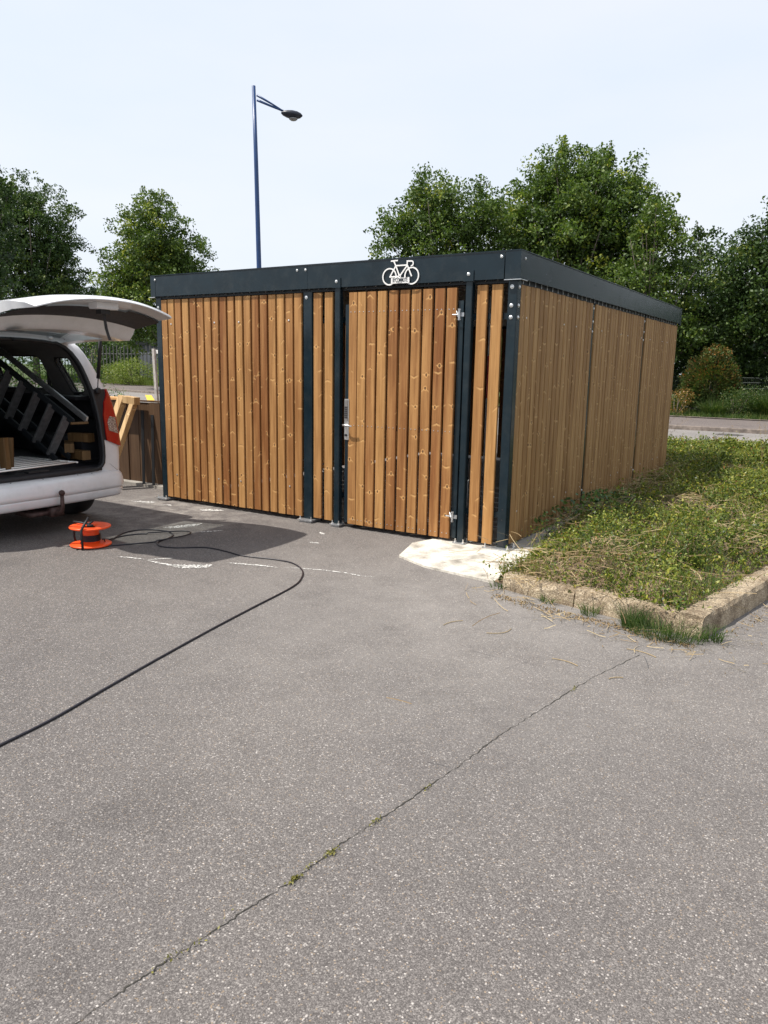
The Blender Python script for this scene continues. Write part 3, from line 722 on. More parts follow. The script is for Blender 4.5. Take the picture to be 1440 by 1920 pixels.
# lock with keypad
m_ = MB(); m_.cbox(-1.672, -1.622, -.020, .0155, .852, 1.232, .004); lk = m_.build('door_lock', M['stainless'], dr)
m_ = MB(); m_.cbox(-1.668, -1.627, -.026, -.0202, 1.03, 1.222, .003); kp = m_.build('keypad', M['keypad'], lk)
m_ = MB()
for r_ in range(6):
    for c_ in range(2): m_.cbox(-1.662+c_*.017, -1.650+c_*.017, -.0285, -.0262, 1.055+r_*.019, 1.067+r_*.019, .002)
each(m_, 'key', M['plastic_dark'], kp)
m_ = MB(); m_.lathe([(.012, 0), (.012, .010), (.009, .011)], (-1.648, -.0202, .895), 12, Matrix.Rotation(R(90), 4, 'X')); m_.build('lock_cylinder', M['plastic_dark'], lk)
m_ = MB(); m_.tube([(-1.655, -.0203, .990), (-1.655, -.062, .990)], .010, 10); m_.tube([(-1.657, -.062, .990), (-1.63, -.066, .990), (-1.60, -.066, .988), (-1.556, -.062, .985)], [.010, .009, .0085, .007], 8)
m_.build('handle', M['stainless'], lk, True)
for zz in (1.972, .252):
    m_ = MB()
    m_.tube([(-.452, -.030, zz), (-.56, -.030, zz)], .006, 8); m_.tube([(-.488, -.046, zz-.035), (-.488, -.046, zz+.035)], .010, 10)
    m_.cbox(-.515, -.450, -.036, -.026, zz-.016, zz+.016, .002); m_.tube([(-.53, -.014, zz+.03), (-.505, -.04, zz-.005)], .005, 8)
    m_.lathe([(.013, 0), (.013, .010)], (-.488, -.046, zz+.036), 6); m_.lathe([(.013, 0), (.013, .010)], (-.488, -.046, zz-.046), 6)
    m_.build('hinge', M['galv'], dr)

# sign on the fascia: bicycle outline and name plate
sg = empty('sign', (0, 0, 0), parent=sh)
YS = -OV-.011
m_ = MB()
def ring(mb, cx, cz, r, wd, y, n=36, a0=0, a1=360):
    rows = [[], []]
    for k in range(n+1):
        t = R(a0+(a1-a0)*k/n)
        for j, rr in enumerate((r-wd/2, r+wd/2)): rows[j].append((cx+rr*math.cos(t), y, cz+rr*math.sin(t)))
    m2 = MB(); back = [[(p[0], y+.005, p[2]) for p in r_] for r_ in rows]
    mb.grid([rows[0], rows[1], back[1], back[0], rows[0]])
def bar(mb, a, b_, wd, y):
    d = Vector((b_[0]-a[0], 0, b_[1]-a[1])); ln = d.length; d.normalize(); nn = Vector((-d.z, 0, d.x))*wd/2
    A = Vector((a[0], y, a[1]))-d*wd*.3; B = Vector((b_[0], y, b_[1]))+d*wd*.3; q = Vector((0, .005, 0))
    vs = [A-nn, A+nn, B+nn, B-nn]; vs += [v+q for v in vs]
    mb.add(vs, [(0, 1, 2, 3), (7, 6, 5, 4), (0, 4, 5, 1), (1, 5, 6, 2), (2, 6, 7, 3), (3, 7, 4, 0)])
wd = .0115
ring(m_, -1.185, 2.307, .068, wd, YS); ring(m_, -.960, 2.306, .068, wd, YS-.0003)
bb = (-1.081, 2.306); st = (-1.121, 2.396); hd = (-1.006, 2.396); ra = (-1.180, 2.305)
k = 0
for a, b_ in ((ra, bb), (ra, (-1.124, 2.39)), (st, bb), (st, hd), (bb, (-1.008, 2.390)), (st, (-1.143, 2.436)), ((-1.168, 2.4365), (-1.104, 2.4385)), (hd, (-1.006, 2.428)), ((-1.006, 2.398), (-.961, 2.304)), ((-1.008, 2.4285), (-.966, 2.4265))):
    bar(m_, a, b_, wd, YS-.0006-.0002*k); k += 1
ring(m_, -.9655, 2.407, .020, wd*.9, YS-.003, 16, -100, 90)
m_.lathe([(.014, 0), (.014, .006)], (bb[0], YS-.0032, bb[1]), 12, Matrix.Rotation(R(-90), 4, 'X'))
m_.mat(1); m_.lathe([(.0045, 0), (.0045, .001)], (bb[0], YS-.0036, bb[1]), 10, Matrix.Rotation(R(90), 4, 'X')); m_.mat(0)
m_.build('bicycle_emblem', [M['signwhite'], M['ink']], sg)
m_ = MB(); m_.box(-1.163, -.980, YS-.0065, YS+.004, 2.247, 2.294); m_.build('name_plate', M['signwhite'], sg)
cu = bpy.data.curves.new('lettering', 'FONT'); cu.body = 'BYCOMMUTE'; cu.size = .045; cu.extrude = .0004; cu.align_x = 'CENTER'; cu.align_y = 'CENTER'; cu.offset = .0014
to = bpy.data.objects.new('tmp', cu); C.objects.link(to); bpy.context.view_layer.update()
me = bpy.data.meshes.new_from_object(to.evaluated_get(bpy.context.evaluated_depsgraph_get()))
bpy.data.objects.remove(to)
co = np.array([v.co[:] for v in me.vertices]); wdt = co[:, 0].max()-co[:, 0].min()
for v in me.vertices:
    v.co = Vector(((v.co.x)*(.150/wdt)-1.0715, YS-.0071-v.co.z, v.co.y*1.05+2.2725))
me.name = 'lettering'; me.update(); link_mesh('lettering', me, M['ink'], sg)
m_ = MB(); pts = [(-1.105+.0012*i*1.8, YS-.0072, 2.2515+.0022*math.sin(i*.9)+.001*(i % 2)) for i in range(26)]
m_.tube(pts, .0011, 4); m_.build('swash', M['ink'], sg)

# inside the shelter
rk = empty('bicycle_rack', (-.15, .5, 0), 0, 'low galvanised wire bicycle rack seen through the bottom gaps of the shelter', 'bicycle rack')
m_ = MB()
for k in range(9): m_.tube([(-3.7, -.02+k*.0, .10+k*.045), (-.02, -.02, .10+k*.045)], .004, 6)
each(m_, 'rack_bar', M['galv'], rk)
m_ = MB()
for k in range(11):
    x = -3.6+k*.35; m_.tube([(x, -.03, .02), (x, -.03, .50), (x, .25, .52), (x, .55, .35), (x, .6, .02)], .010, 6)
each(m_, 'rack_hoop', M['galv'], rk, True)
wf = empty('notice_board', (-.665, 1.05, 0), 0, 'narrow white and red notice hanging inside the shelter behind the door edge', 'sign')
m_ = MB(); m_.box(-.05, .01, 0, .006, 1.68, 1.97); m_.build('white_panel', M['signwhite'], wf)
m_ = MB(); m_.box(-.05, .01, 0, .006, 1.25, 1.66); m_.build('red_panel', M['red'], wf)
m_ = MB(); m_.box(-.055, -.045, .0075, .02, 0.02, 2.22); m_.build('pole', M['galv'], wf)

# ================================================================== VAN
VX, VY = -3.50, -1.90
van = empty('delivery_van', (VX, VY, 0), 0, 'white van parked with its tailgate raised and rear bumper towards the shelter', 'van')
def xe(z):      # rear outline of the shell
    return float(np.interp(z, [.25, .5, .75, 1.0, 1.25, 1.5, 1.66, 1.74, 1.80], [-.11, -.10, -.11, -.15, -.21, -.30, -.37, -.42, -.44]))
ON = 44
Oc = [(0, .53), (.20, .53), (.40, .53), (.56, .53), (.62, .545), (.655, .59), (.665, .65), (.668, .75), (.668, .85), (.668, .95), (.666, 1.05), (.662, 1.14), (.655, 1.22), (.642, 1.31), (.628, 1.39), (.610, 1.47), (.585, 1.54), (.55, 1.605), (.50, 1.655), (.43, 1.69), (.32, 1.708), (.16, 1.717), (0, 1.72)]
Bc = [(0, .27), (.25, .27), (.50, .27), (.72, .27), (.82, .29), (.870, .36), (.893, .50), (.903, .64), (.905, .76), (.903, .88), (.897, 1.00), (.888, 1.11), (.874, 1.21), (.850, 1.31), (.825, 1.39), (.799, 1.47), (.772, 1.54), (.745, 1.61), (.705, 1.68), (.62, 1.74), (.45, 1.78), (.22, 1.80), (0, 1.805)]
def dens(c, n_):
    c = np.array(c, float); t = np.linspace(0, 1, len(c)); tt = np.linspace(0, 1, n_); return np.stack([np.interp(tt, t, c[:, 0]), np.interp(tt, t, c[:, 1])], 1)
NS = 67
O = dens(Oc, NS); B = dens(Bc, NS)
def corner(i, s, off=0):
    """point on the rear corner of the shell: i row index, s 0 (opening) .. 1 (side)"""
    o_, b_ = O[i], B[i]; xo = xe(o_[1]); xb = xe(b_[1])
    tfrac = i/(NS-1); back = .15 if .15 < tfrac < .85 else .12
    if i <= 12: xo -= .02
    P0 = np.array([xo, o_[0], o_[1]]); P1 = np.array([xb-.012, o_[0]+(b_[0]-o_[0])*.93, o_[1]+(b_[1]-o_[1])*.93]); P2 = np.array([xb-back, b_[0], b_[1]])
    cv_ = lambda s: (1-s)**3*P0+3*s*(1-s)*P1+s**3*P2
    p = cv_(s)
    if off:
        tg = cv_(min(1, s+.01))-cv_(max(0, s-.01)); nrm = np.array([-tg[1], tg[0], 0]); nrm = -nrm/(np.linalg.norm(nrm)+1e-9)
        if nrm[0] < 0 and abs(nrm[0]) > abs(nrm[1]): nrm = -nrm
        if nrm[1] < 0 and abs(nrm[1]) > abs(nrm[0]): nrm = -nrm
        p = p+nrm*off
    return p
def sect(x):    # body section at station x (local, negative forward)
    b_ = B.copy()
    if x < -2.75:
        t = min(1, (-2.75-x)/.75); top = 1.805-(1.805-1.08)*t**.9
        hi = b_[:, 1] > 1.0
        b_[hi, 1] = 1.0+(b_[hi, 1]-1.0)*(top-1.0)/.805
        b_[hi, 0] = b_[hi, 0]*(1-.0*t)+.12*t*(np.clip((b_[hi, 1]-1.0)/.3, 0, 1))*0
    if x < -3.5:
        t = (-3.5-x)/.85; b_[:, 0] *= 1-.16*t**2; hi = b_[:, 1] > .45
        b_[hi, 1] -= .16*t**1.5*np.clip((b_[hi, 1]-.45)/.6, 0, 1)*1.6
    return b_
def sdf_poly(px, pz, poly, rad):
    """signed distance to a convex polygon shrunk/rounded by rad"""
    poly = np.array(poly, float); c = poly.mean(0)
    n_ = len(poly); best = -1e9; nrm = []
    for i in range(n_):
        a, b_ = poly[i], poly[(i+1) % n_]; d = (b_-a)/np.linalg.norm(b_-a); nn = np.array([d[1], -d[0]])
        if np.dot(c-a, nn) > 0: nn = -nn
        nrm.append((a-nn*rad, nn))
    # exact distance to shrunken polygon by projecting on edges
    pts = []
    for i in range(n_):
        (a0, n0), (a1, n1) = nrm[i-1], nrm[i]
        A = np.array([n0, n1]); pts.append(np.linalg.solve(A, [np.dot(n0, a0), np.dot(n1, a1)]))
    pts = np.array(pts); inside = max(np.dot(np.array([px, pz])-a, nn) for a, nn in nrm)
    if inside <= 0: return inside-rad
    dm = 1e9
    for i in range(n_):
        a, b_ = pts[i], pts[(i+1) % n_]; ab = b_-a; t = np.clip(np.dot(np.array([px, pz])-a, ab)/np.dot(ab, ab), 0, 1); dm = min(dm, np.linalg.norm(np.array([px, pz])-a-ab*t))
    return dm-rad
WINS = [([(-.86, 1.575), (-.60, 1.570), (-.500, 1.235), (-.72, 1.225)], .045),
        ([(-1.92, 1.585), (-1.06, 1.585), (-1.00, 1.255), (-1.92, 1.245)], .055),
        ([(-2.72, 1.57), (-2.00, 1.585), (-2.00, 1.225), (-3.00, 1.20)], .05)]
def circ(px, pz, cx, cz, r): return math.hypot(px-cx, pz-cz)-r
def hole_d(x, z):
    d = min(sdf_poly(x, z, p, r) for p, r in WINS if z > 1.1) if z > 1.1 else 1e9
    if z < .8: d = min(d, circ(x, z, -.80, .31, .375), circ(x, z, -3.42, .31, .375))
    return d
def side_shell(name, mat, inset, parent, x_start, x_end, holes=True, mats=None, rows_sel=None, arches=True):
    xs_ = []
    x = x_start
    while x > x_end:
        xs_.append(x); x -= .03 if x > -3.1 or (-3.9 < x) else .06
    xs_.append(x_end)
    me_v = []; faces = []; mi = []
    for sgn in (1, -1):
        G_ = np.zeros((len(xs_)+ (6 if inset == 0 else 0), NS, 3)); r0 = 0
        if inset == 0:
            for k_, s in enumerate(np.linspace(0, 1, 7)[:6]):
                for i in range(NS): p = corner(i, s); G_[k_, i] = p
            r0 = 6
        for k_, x in enumerate(xs_):
            sc_ = sect(x)
            for i in range(NS):
                b_ = sc_[i]; xb = xe(B[i][1])-(.15 if .15 < i/(NS-1) < .85 else .12)
                xx = xb+(x-x_start)*1.0 if k_ < 1 else max(x_end, x) if x < xb else xb-.001*k_
                xx = min(xx, xb-.0005*k_)
                q = np.array([xx, b_[0], b_[1]])
                if inset:
                    q[1] = max(0, q[1]-inset); q[2] = q[2]-inset*.8 if q[2] > 1.0 else q[2]
                G_[r0+k_, i] = q
        nr = G_.shape[0]
        D_ = np.full((nr, NS), 1e9)
        if holes:
            for a in range(r0, nr):
                for i in range(NS):
                    if G_[a, i, 1] > .5:
                        D_[a, i] = hole_d(G_[a, i, 0], G_[a, i, 2]) if (arches or G_[a, i, 2] > 1.0) else 1e9
            inside = D_ < 0
            drop = inside[:-1, :-1] & inside[1:, :-1] & inside[:-1, 1:] & inside[1:, 1:]
            drop = (inside[:-1, :-1].astype(int)+inside[1:, :-1]+inside[:-1, 1:]+inside[1:, 1:]) >= 2
            # snap rim vertices onto the outline
            for a in range(r0, nr-1):
                for i in range(1, NS-1):
                    if abs(D_[a, i]) < .03:
                        adj = [drop[a2, i2] for a2 in (a-1, a) for i2 in (i-1, i) if 0 <= a2 < nr-1 and 0 <= i2 < NS-1]
                        if any(adj) and not all(adj):
                            x, z = G_[a, i, 0], G_[a, i, 2]; e = 1e-3
                            g_ = np.array([hole_d(x+e, z)-hole_d(x-e, z), hole_d(x, z+e)-hole_d(x, z-e)])/(2*e); g_ /= max(1e-6, np.linalg.norm(g_))
                            nx, nz_ = x-g_[0]*D_[a, i], z-g_[1]*D_[a, i]
                            dzr = nz_-z; G_[a, i, 0] = nx; G_[a, i, 2] = nz_
                            slope = (B[min(NS-1, i+1), 0]-B[i-1, 0])/(max(1e-4, B[min(NS-1, i+1), 1]-B[i-1, 1])); G_[a, i, 1] += np.clip(slope*dzr, -.02, .02)
        else: drop = np.zeros((nr-1, NS-1), bool)
        k0 = len(me_v)
        for a in range(nr):
            for i in range(NS): me_v.append((G_[a, i, 0], sgn*G_[a, i, 1], G_[a, i, 2]))
        for a in range(nr-1):
            for i in range(NS-1):
                if drop[a, i]: continue
                if rows_sel and not rows_sel(G_[a, i]): continue
                f = (k0+a*NS+i, k0+a*NS+i+1, k0+(a+1)*NS+i+1, k0+(a+1)*NS+i)
                faces.append(f if sgn > 0 else f[::-1]); mi.append(mats(G_[a, i]) if mats else 0)
    me_ = bpy.data.meshes.new(name); me_.from_pydata(me_v, [], faces); me_.update(); me_.polygons.foreach_set('material_index', mi)
    return link_mesh(name, me_, mat, parent, True)
body = side_shell('body', M['paint'], 0, van, -.34, -4.33)
m_ = MB()   # front end closing panel
fr = sect(-4.33); m_.add([(-4.33, y, z) for y, z in fr]+[(-4.33, -y, z) for y, z in fr[::-1]], [tuple(range(2*NS))]); m_.build('front_panel', M['plastic_dark'], van)
trim = side_shell('interior_trim', [M['plastic_grey'], M['plastic_dark']], .055, van, -.36, -3.3, True,
                  lambda p: 0 if p[2] > 1.19 else 1, lambda p: p[2] > .55, False)
# jamb joining shell and trim round the opening
rows = [[], [], []]
for sgn in (1, -1):
    seq = range(NS) if sgn > 0 else range(NS-1, -1, -1)
    for i in seq:
        o_ = O[i]; x0 = xe(o_[1])-(.02 if i <= 12 else 0)
        b2 = B[i]
        rows[0].append((x0, sgn*o_[0], o_[1])); rows[1].append((x0-.05, sgn*(o_[0]-.004), o_[1]+(.0)))
        q = (x0-.26, sgn*max(0, min(b2[0]-.055, o_[0]+.14)), o_[1]+(b2[1]-o_[1])*.35 if o_[1] > 1.0 else max(.58, o_[1])); rows[2].append(q)
m_ = MB(); m_.grid([rows[0], rows[1]]); m_.mat(0)
jb = m_.build('opening_jamb', [M['plastic_dark']], van, True)
m_ = MB(); m_.mi = []; m_.grid([rows[1], rows[2]])
for k_, f in enumerate(m_.f): m_.mi[k_] = 0 if m_.v[f[0]][2] > 1.19 else 1
m_.build('pillar_trim', [M['plastic_grey'], M['plastic_dark']], van, True)
# rubber seal round the opening
pts = [(xe(o_[1])+.010-(.02 if i <= 12 else 0), o_[0]-.006, o_[1]+(-.004 if o_[1] > 1.69 else .004)) for i, o_ in enumerate(O)]
full = pts+[(p[0], -p[1], p[2]) for p in pts[::-1]]
m_ = MB(); m_.tube(full, .017, 8, False); m_.build('door_seal', M['black'], van, True)
# window glass, seals
for poly, rad in WINS:
    poly = np.array(poly); c = poly.mean(0); n_ = 48; ringp = []
    for k_ in range(n_):
        t = 2*math.pi*k_/n_; d = np.array([math.cos(t), math.sin(t)]); lo, hi_ = 0, 1.2
        for _ in range(18):
            mid = (lo+hi_)/2
            if sdf_poly(*(c+d*mid), poly, rad) < 0: lo = mid
            else: hi_ = mid
        p = c+d*lo; ringp.append(p)
    def yy_(z): return float(np.interp(z, B[:, 1], B[:, 0]))
    for sgn in (1, -1):
        m_ = MB(); m_.add([(p[0], sgn*(yy_(p[1])-.012), p[1]) for p in ringp], [tuple(range(n_))]); gl_ = m_.build('side_window', M['glass'], van)
        m_ = MB(); pp = [(p[0], sgn*(yy_(p[1])-.004), p[1]) for p in ringp]; m_.tube(pp+[pp[0]], .011, 6, False)
        pp = [(p[0], sgn*(yy_(p[1])-.055), p[1]) for p in ringp]; m_.tube(pp+[pp[0]], .012, 6, False)
        m_.build('window_seal', M['black'], gl_, True)
m_ = MB()  # windscreen strip
m_.grid([[(-2.86, -.66, 1.71), (-2.80, 0, 1.76), (-2.86, .66, 1.71)], [(-3.50, -.74, 1.10), (-3.58, 0, 1.10), (-3.50, .74, 1.10)]]); m_.build('windscreen', M['glass_tint'], van)
# floor, underbody, sill
m_ = MB(); m_.box(-3.3, -.33, -.82, .82, .575, .60); m_.box(-2.2, -2.15, -.6, .6, .60, .9); m_.build('load_floor', M['plastic_dark'], van)
m_ = MB(); m_.box(-4.2, -.25, -.62, .62, .22, .40); m_.build('underbody', M['black'], van)
m_ = MB(); pr = [(-.085, .520), (-.080, .545), (-.11, .562), (-.18, .566), (-.26, .560), (-.335, .606), (-.40, .606)]
m_.grid([[(x-.02*(y/.6)**2, y, z) for x, z in pr] for y in np.linspace(-.64, .64, 21)])
sl = m_.build('sill_plate', M['plastic_dark'], van, True)
m_ = MB(); m_.cbox(-.20, -.12, -.10, .10, .5665, .580, .004); m_.build('striker', M['black'], sl)
# inner side ledges and wheel boxes
for sgn in (1, -1):
    a, b_ = sorted((sgn*.60, sgn*.84)); m_ = MB(); m_.cbox(-1.0, -.40, a, b_, 1.17, 1.205, .01, 0); m_.build('parcel_shelf', M['plastic_dark'], van)
    a, b_ = sorted((sgn*.62, sgn*.84)); m_ = MB(); m_.cbox(-1.25, -.36, a, b_, .60, .82, .05, 0); m_.build('wheel_box', M['plastic_dark'], van)
    m_ = MB(); m_.cbox(-1.075, -1.035, *sorted((sgn*.77, sgn*.80)), 1.18, 1.48, .008); m_.build('seat_belt', M['black'], van)
# seats
for yy in (-.40, .40):
    m_ = MB(); m_.cbox(-2.42, -1.98, yy-.25, yy+.25, .62, .86, .05, 1)
    mt = Matrix.Translation((-1.98, yy, .84)) @ Matrix.Rotation(R(14), 4, 'Y'); m_.cbox(-.09, .05, -.24, .24, 0, .62, .045, 2, mt)
    mt2 = Matrix.Translation((-1.82, yy, 1.47)) @ Matrix.Rotation(R(10), 4, 'Y'); m_.cbox(-.06, .04, -.13, .13, .02, .22, .035, 2, mt2); m_.tube([(-1.84, yy-.05, 1.42), (-1.82, yy-.05, 1.55)], .008, 6)
    m_.build('seat', M['plastic_dark'], van, True)
m_ = MB(); m_.cbox(-3.3, -2.85, -.8, .8, .85, 1.1, .06, 1); m_.build('dashboard', M['plastic_dark'], van)
# taillight patches
def patch(name, mat, zr, s0f, s1f, off, parent, sgn, ns=12, extra=None):
    rows_ = []
    idx = [i for i in range(NS) if zr[0]-.012 <= corner(i, .5)[2] <= zr[1]+.012]
    for i in idx:
        z = corner(i, .5)[2]; row = []
        for s in np.linspace(s0f(z), s1f(z), ns):
            p = corner(i, s, off); row.append((p[0], sgn*p[1], p[2]))
        rows_.append(row)
    m_ = MB()
    base = [[(lambda q: (q[0], sgn*q[1], q[2]))(corner(i, s, -.004)) for s in np.linspace(s0f(corner(i, .5)[2]), s1f(corner(i, .5)[2]), ns)] for i in idx]
    m_.grid(rows_); m_.grid([rows_[0], base[0]]); m_.grid([rows_[-1], base[-1]]); m_.grid([[r_[0] for r_ in rows_], [r_[0] for r_ in base]]); m_.grid([[r_[-1] for r_ in rows_], [r_[-1] for r_ in base]])
    return m_.build(name, mat, parent, False)
zi = lambda z, a, b_: float(np.interp(z, a, b_))
for sgn in (1, -1):
    tl = patch('taillight', M['redlens'], (.735, 1.27), lambda z: zi(z, [.735, .80, 1.0, 1.15, 1.27], [.07, .065, .08, .18, .45]), lambda z: zi(z, [.735, .9, 1.15, 1.27], [.93, .95, .90, .80]), .020, van, sgn)
    patch('reversing_lens', M['clearlens'], (.86, 1.03), lambda z: zi(z, [.86, .95, 1.03], [.14, .13, .26]), lambda z: zi(z, [.86, .98, 1.03], [.44, .44, .42]), .024, tl, sgn, 8)
    patch('taillight_surround', M['plastic_dark'], (.735, 1.27), lambda z: .0, lambda z: zi(z, [.735, .80, 1.0, 1.15, 1.27], [.066, .06, .076, .175, .43]), .006, van, sgn, 8)
    patch('seam', M['black'], (.485, .50), lambda z: .12, lambda z: 1.0, .003, van, sgn, 12)
# bumper
def bump_path(u):    # u -1..1 -> x,y,nx,ny
    y = .93*math.sin(u*math.pi/2*.995) if abs(u) < .0 else None
    a = abs(u); s = 1 if u >= 0 else -1
    if a < .62: yy = .72*a/.62; x = -.035*(yy/.72)**2
    elif a < .86:
        t = (a-.62)/.24; th = t*R(78); x = -.035-.20*(1-math.cos(th)); yy = .72+.205*math.sin(th)
    else:
        t = (a-.86)/.14; th = R(78); x = -.035-.20*(1-math.cos(th))-.20*t; yy = .72+.205*math.sin(th)+.004*t
    return x, s*yy
prof = [(-.16, .262), (-.075, .262), (-.035, .272), (-.020, .290), (-.012, .335), (-.012, .342), (-.020, .348), (-.006, .354), (.0, .385), (-.004, .430), (-.016, .470), (-.035, .492), (-.06, .503), (-.115, .512), (-.17, .514)]
us = np.linspace(-1, 1, 81); rows = []
for u in us:
    x, y = bump_path(u); x1, y1 = bump_path(min(1, u+.004)); x0, y0 = bump_path(max(-1, u-.004))
    d = np.array([x1-x0, y1-y0]); d /= np.linalg.norm(d); nn = np.array([d[1], -d[0]])
    rows.append([(x+nn[0]*o_, y+nn[1]*o_, z) for o_, z in prof])
m_ = MB(); m_.grid(rows); bp = m_.build('bumper', M['paint'], van, True)
md = bp.modifiers.new('thick', 'SOLIDIFY'); md.thickness = .004; md.offset = -1
for yy in (.665, -.665, .24, -.24):
    m_ = MB(); m_.lathe([(.019, 0), (.019, .006), (.014, .007), (.014, .004), (.008, .0055)], (bump_path(.62*yy/.72)[0]-.010 if abs(yy) > .5 else -.009, yy, .372), 16, Matrix.Rotation(R(90), 4, 'Y')); 
    if abs(yy) > .5: m_.build('parking_sensor', M['plastic_dark'], bp)
for yy, zz in ((.35, .508), (0.0, .508), (-.3, .508), (.5, .508)):
    m_ = MB(); m_.lathe([(.006, 0), (.006, .003)], (-.075, yy, zz), 8); m_.build('bumper_clip', M['black'], bp)
# towbar
tb = MB(); tb.tube([(-.30, .06, .22), (-.10, .07, .205), (-.02, .08, .205), (.035, .09, .225), (.05, .09, .27), (.05, .09, .37)], [.028, .028, .026, .022, .018, .016], 10)
tb.lathe([(.004, 0), (.018, .006), (.0255, .016), (.027, .026), (.0255, .036), (.018, .046), (.004, .052)], (.05, .09, .363), 16)
tb.cbox(-.32, -.06, -.14, .12, .185, .225, .01, 1); tb.box(-.1, -.02, .03, .15, .17, .25)
tb.build('tow_bar', simple('rusty tow bar', (.07, .04, .035), .6, .4, var=.4, vscale=30), van, True)
# wheels
for wx in (-.80, -3.42):
    for sgn in (1, -1):
        q = Matrix.Rotation(R(90)*-sgn, 4, 'X')
        m_ = MB(); m_.lathe([(.20, -.09), (.285, -.095), (.308, -.078), (.314, -.03), (.314, .03), (.308, .078), (.285, .095), (.20, .09)], (wx, sgn*.775, .314), 40, q)
        wh = m_.build('wheel', M['black'], van, True)
        m_ = MB(); m_.lathe([(.04, .096), (.12, .104), (.185, .098), (.20, .0905)], (wx, sgn*.775, .314), 32, q); m_.build('rim', M['alu'], wh, True)

# tailgate (raised)
tg = empty('tailgate', (0, 0, 0), parent=van)
def hw(x): return float(np.interp(x, [-.46, -.2, .1, .35, .6, .88, .965], [.55, .60, .68, .71, .70, .67, .63]))
def top_z(x): return float(np.interp(x, [-.46, -.40, -.25, .0, .25, .5, .75, .90, .965], [1.765, 1.80, 1.862, 1.930, 1.980, 2.018, 2.036, 2.028, 2.002]))
def und_z(x): return float(np.interp(x, [-.46, -.38, -.2, .18, .30, .34, .38, .70, .75, .90, .965], [1.715, 1.72, 1.745, 1.778, 1.790, 1.84, 1.905, 1.968, 1.978, 1.992, 1.997]))
def crown(y, h): return -.095*(abs(y)/h)**2.2
XT = [-.46, -.43, -.38, -.30, -.20, -.10, 0, .10, .18, .24, .30, .34, .38, .45, .53, .61, .70, .75, .80, .85, .90, .945, .965]
YT = np.linspace(-1, 1, 29)
GL = lambda x, y: -.37 <= x <= .11 and abs(y) < hw(x)-.085
def tg_surf(zf, inner):
    rows_ = []
    for x in XT:
        h = hw(x); k_ = np.interp(x, [-.46, 0, .3, .9], [.3, .45, .7, 1.0]); rows_.append([(x-(0.035*(abs(t))**2 if x > .7 else 0), t*h*(.985 if inner else 1), zf(x)+crown(t*h, h)*k_) for t in YT])
    return rows_
outer = tg_surf(top_z, False); inner = tg_surf(und_z, True)
def surf_mesh(rows_, flip=False, sel=lambda x, y: True):
    m_ = MB(); n_ = len(rows_[0]); m_.v = [p for r_ in rows_ for p in r_]
    for i in range(len(rows_)-1):
        for k_ in range(n_-1):
            cx = (rows_[i][k_][0]+rows_[i+1][k_+1][0])/2; cy = (rows_[i][k_][1]+rows_[i+1][k_+1][1])/2
            if sel(cx, cy):
                f = (i*n_+k_, (i+1)*n_+k_, (i+1)*n_+k_+1, i*n_+k_+1); m_.f.append(f[::-1] if flip else f); m_.mi.append(0)
    used = sorted({i for f in m_.f for i in f}); mp_ = {a: b for b, a in enumerate(used)}; m_.v = [m_.v[a] for a in used]; m_.f = [tuple(mp_[i] for i in f) for f in m_.f]
    return m_
m_ = surf_mesh(outer, False, lambda x, y: not GL(x, y))
n_ = len(YT); rim_o = [outer[i][0] for i in range(len(XT))]+[outer[-1][k_] for k_ in range(1, n_)]+[outer[i][-1] for i in range(len(XT)-2, -1, -1)]
rim_i = [inner[i][0] for i in range(len(XT))]+[inner[-1][k_] for k_ in range(1, n_)]+[inner[i][-1] for i in range(len(XT)-2, -1, -1)]
m_.grid([rim_o, rim_i]); m_.grid([outer[0], inner[0]])
m_.build('outer_skin', M['paint'], tg, True)
DK = lambda x, y: .38 < x < .72 and abs(y) < hw(x)-.03
m_ = surf_mesh(inner, True, lambda x, y: not GL(x, y) and not DK(x, y)); m_.build('inner_frame', M['paint'], tg, True)
low = [[(p[0], p[1], p[2]-.012) for p in r_] for r_ in inner]
m_ = surf_mesh(low, True, DK); m_.build('lining_panel', M['plastic_dark'], tg, True)
m_ = MB(); gx = [x for x in XT if -.44 <= x <= .18]; m_.grid([[(x, t*(hw(x)-.06), top_z(x)-.012+crown(t*hw(x), hw(x))*np.interp(x, [-.46, 0, .3, .9], [.3, .45, .7, 1.0])) for t in YT] for x in gx]); m_.build('rear_window', M['glass_tint'], tg, True)
m_ = MB(); m_.lathe([(.045, 0), (.045, .003)], (.31, -.40, 1.755), 18, Matrix.Scale(1.6, 4, (0, 1, 0))); m_.build('frame_hole', M['black'], tg)  # black disc stands in for the dark open hole in the frame
m_ = MB(); m_.cbox(.76, .86, -.06, .14, 1.935, 1.995, .01, 1); lt = m_.build('latch_cover', M['paint'], tg)
m_ = MB(); m_.box(.765, .825, .0, .085, 1.90, 1.934); m_.build('latch', M['black'], lt)
m_ = MB()
pts = [(.80, .05, 1.915), (.80, .055, 1.85), (.802, .062, 1.79), (.81, .075, 1.73), (.815, .082, 1.70)]
rows = [[(p[0], p[1]-.013, p[2]) for p in pts], [(p[0], p[1]+.013, p[2]) for p in pts]]; m_.grid(rows); o_ = m_.build('pull_strap', M['black'], tg); md = o_.modifiers.new('t', 'SOLIDIFY'); md.thickness = .004
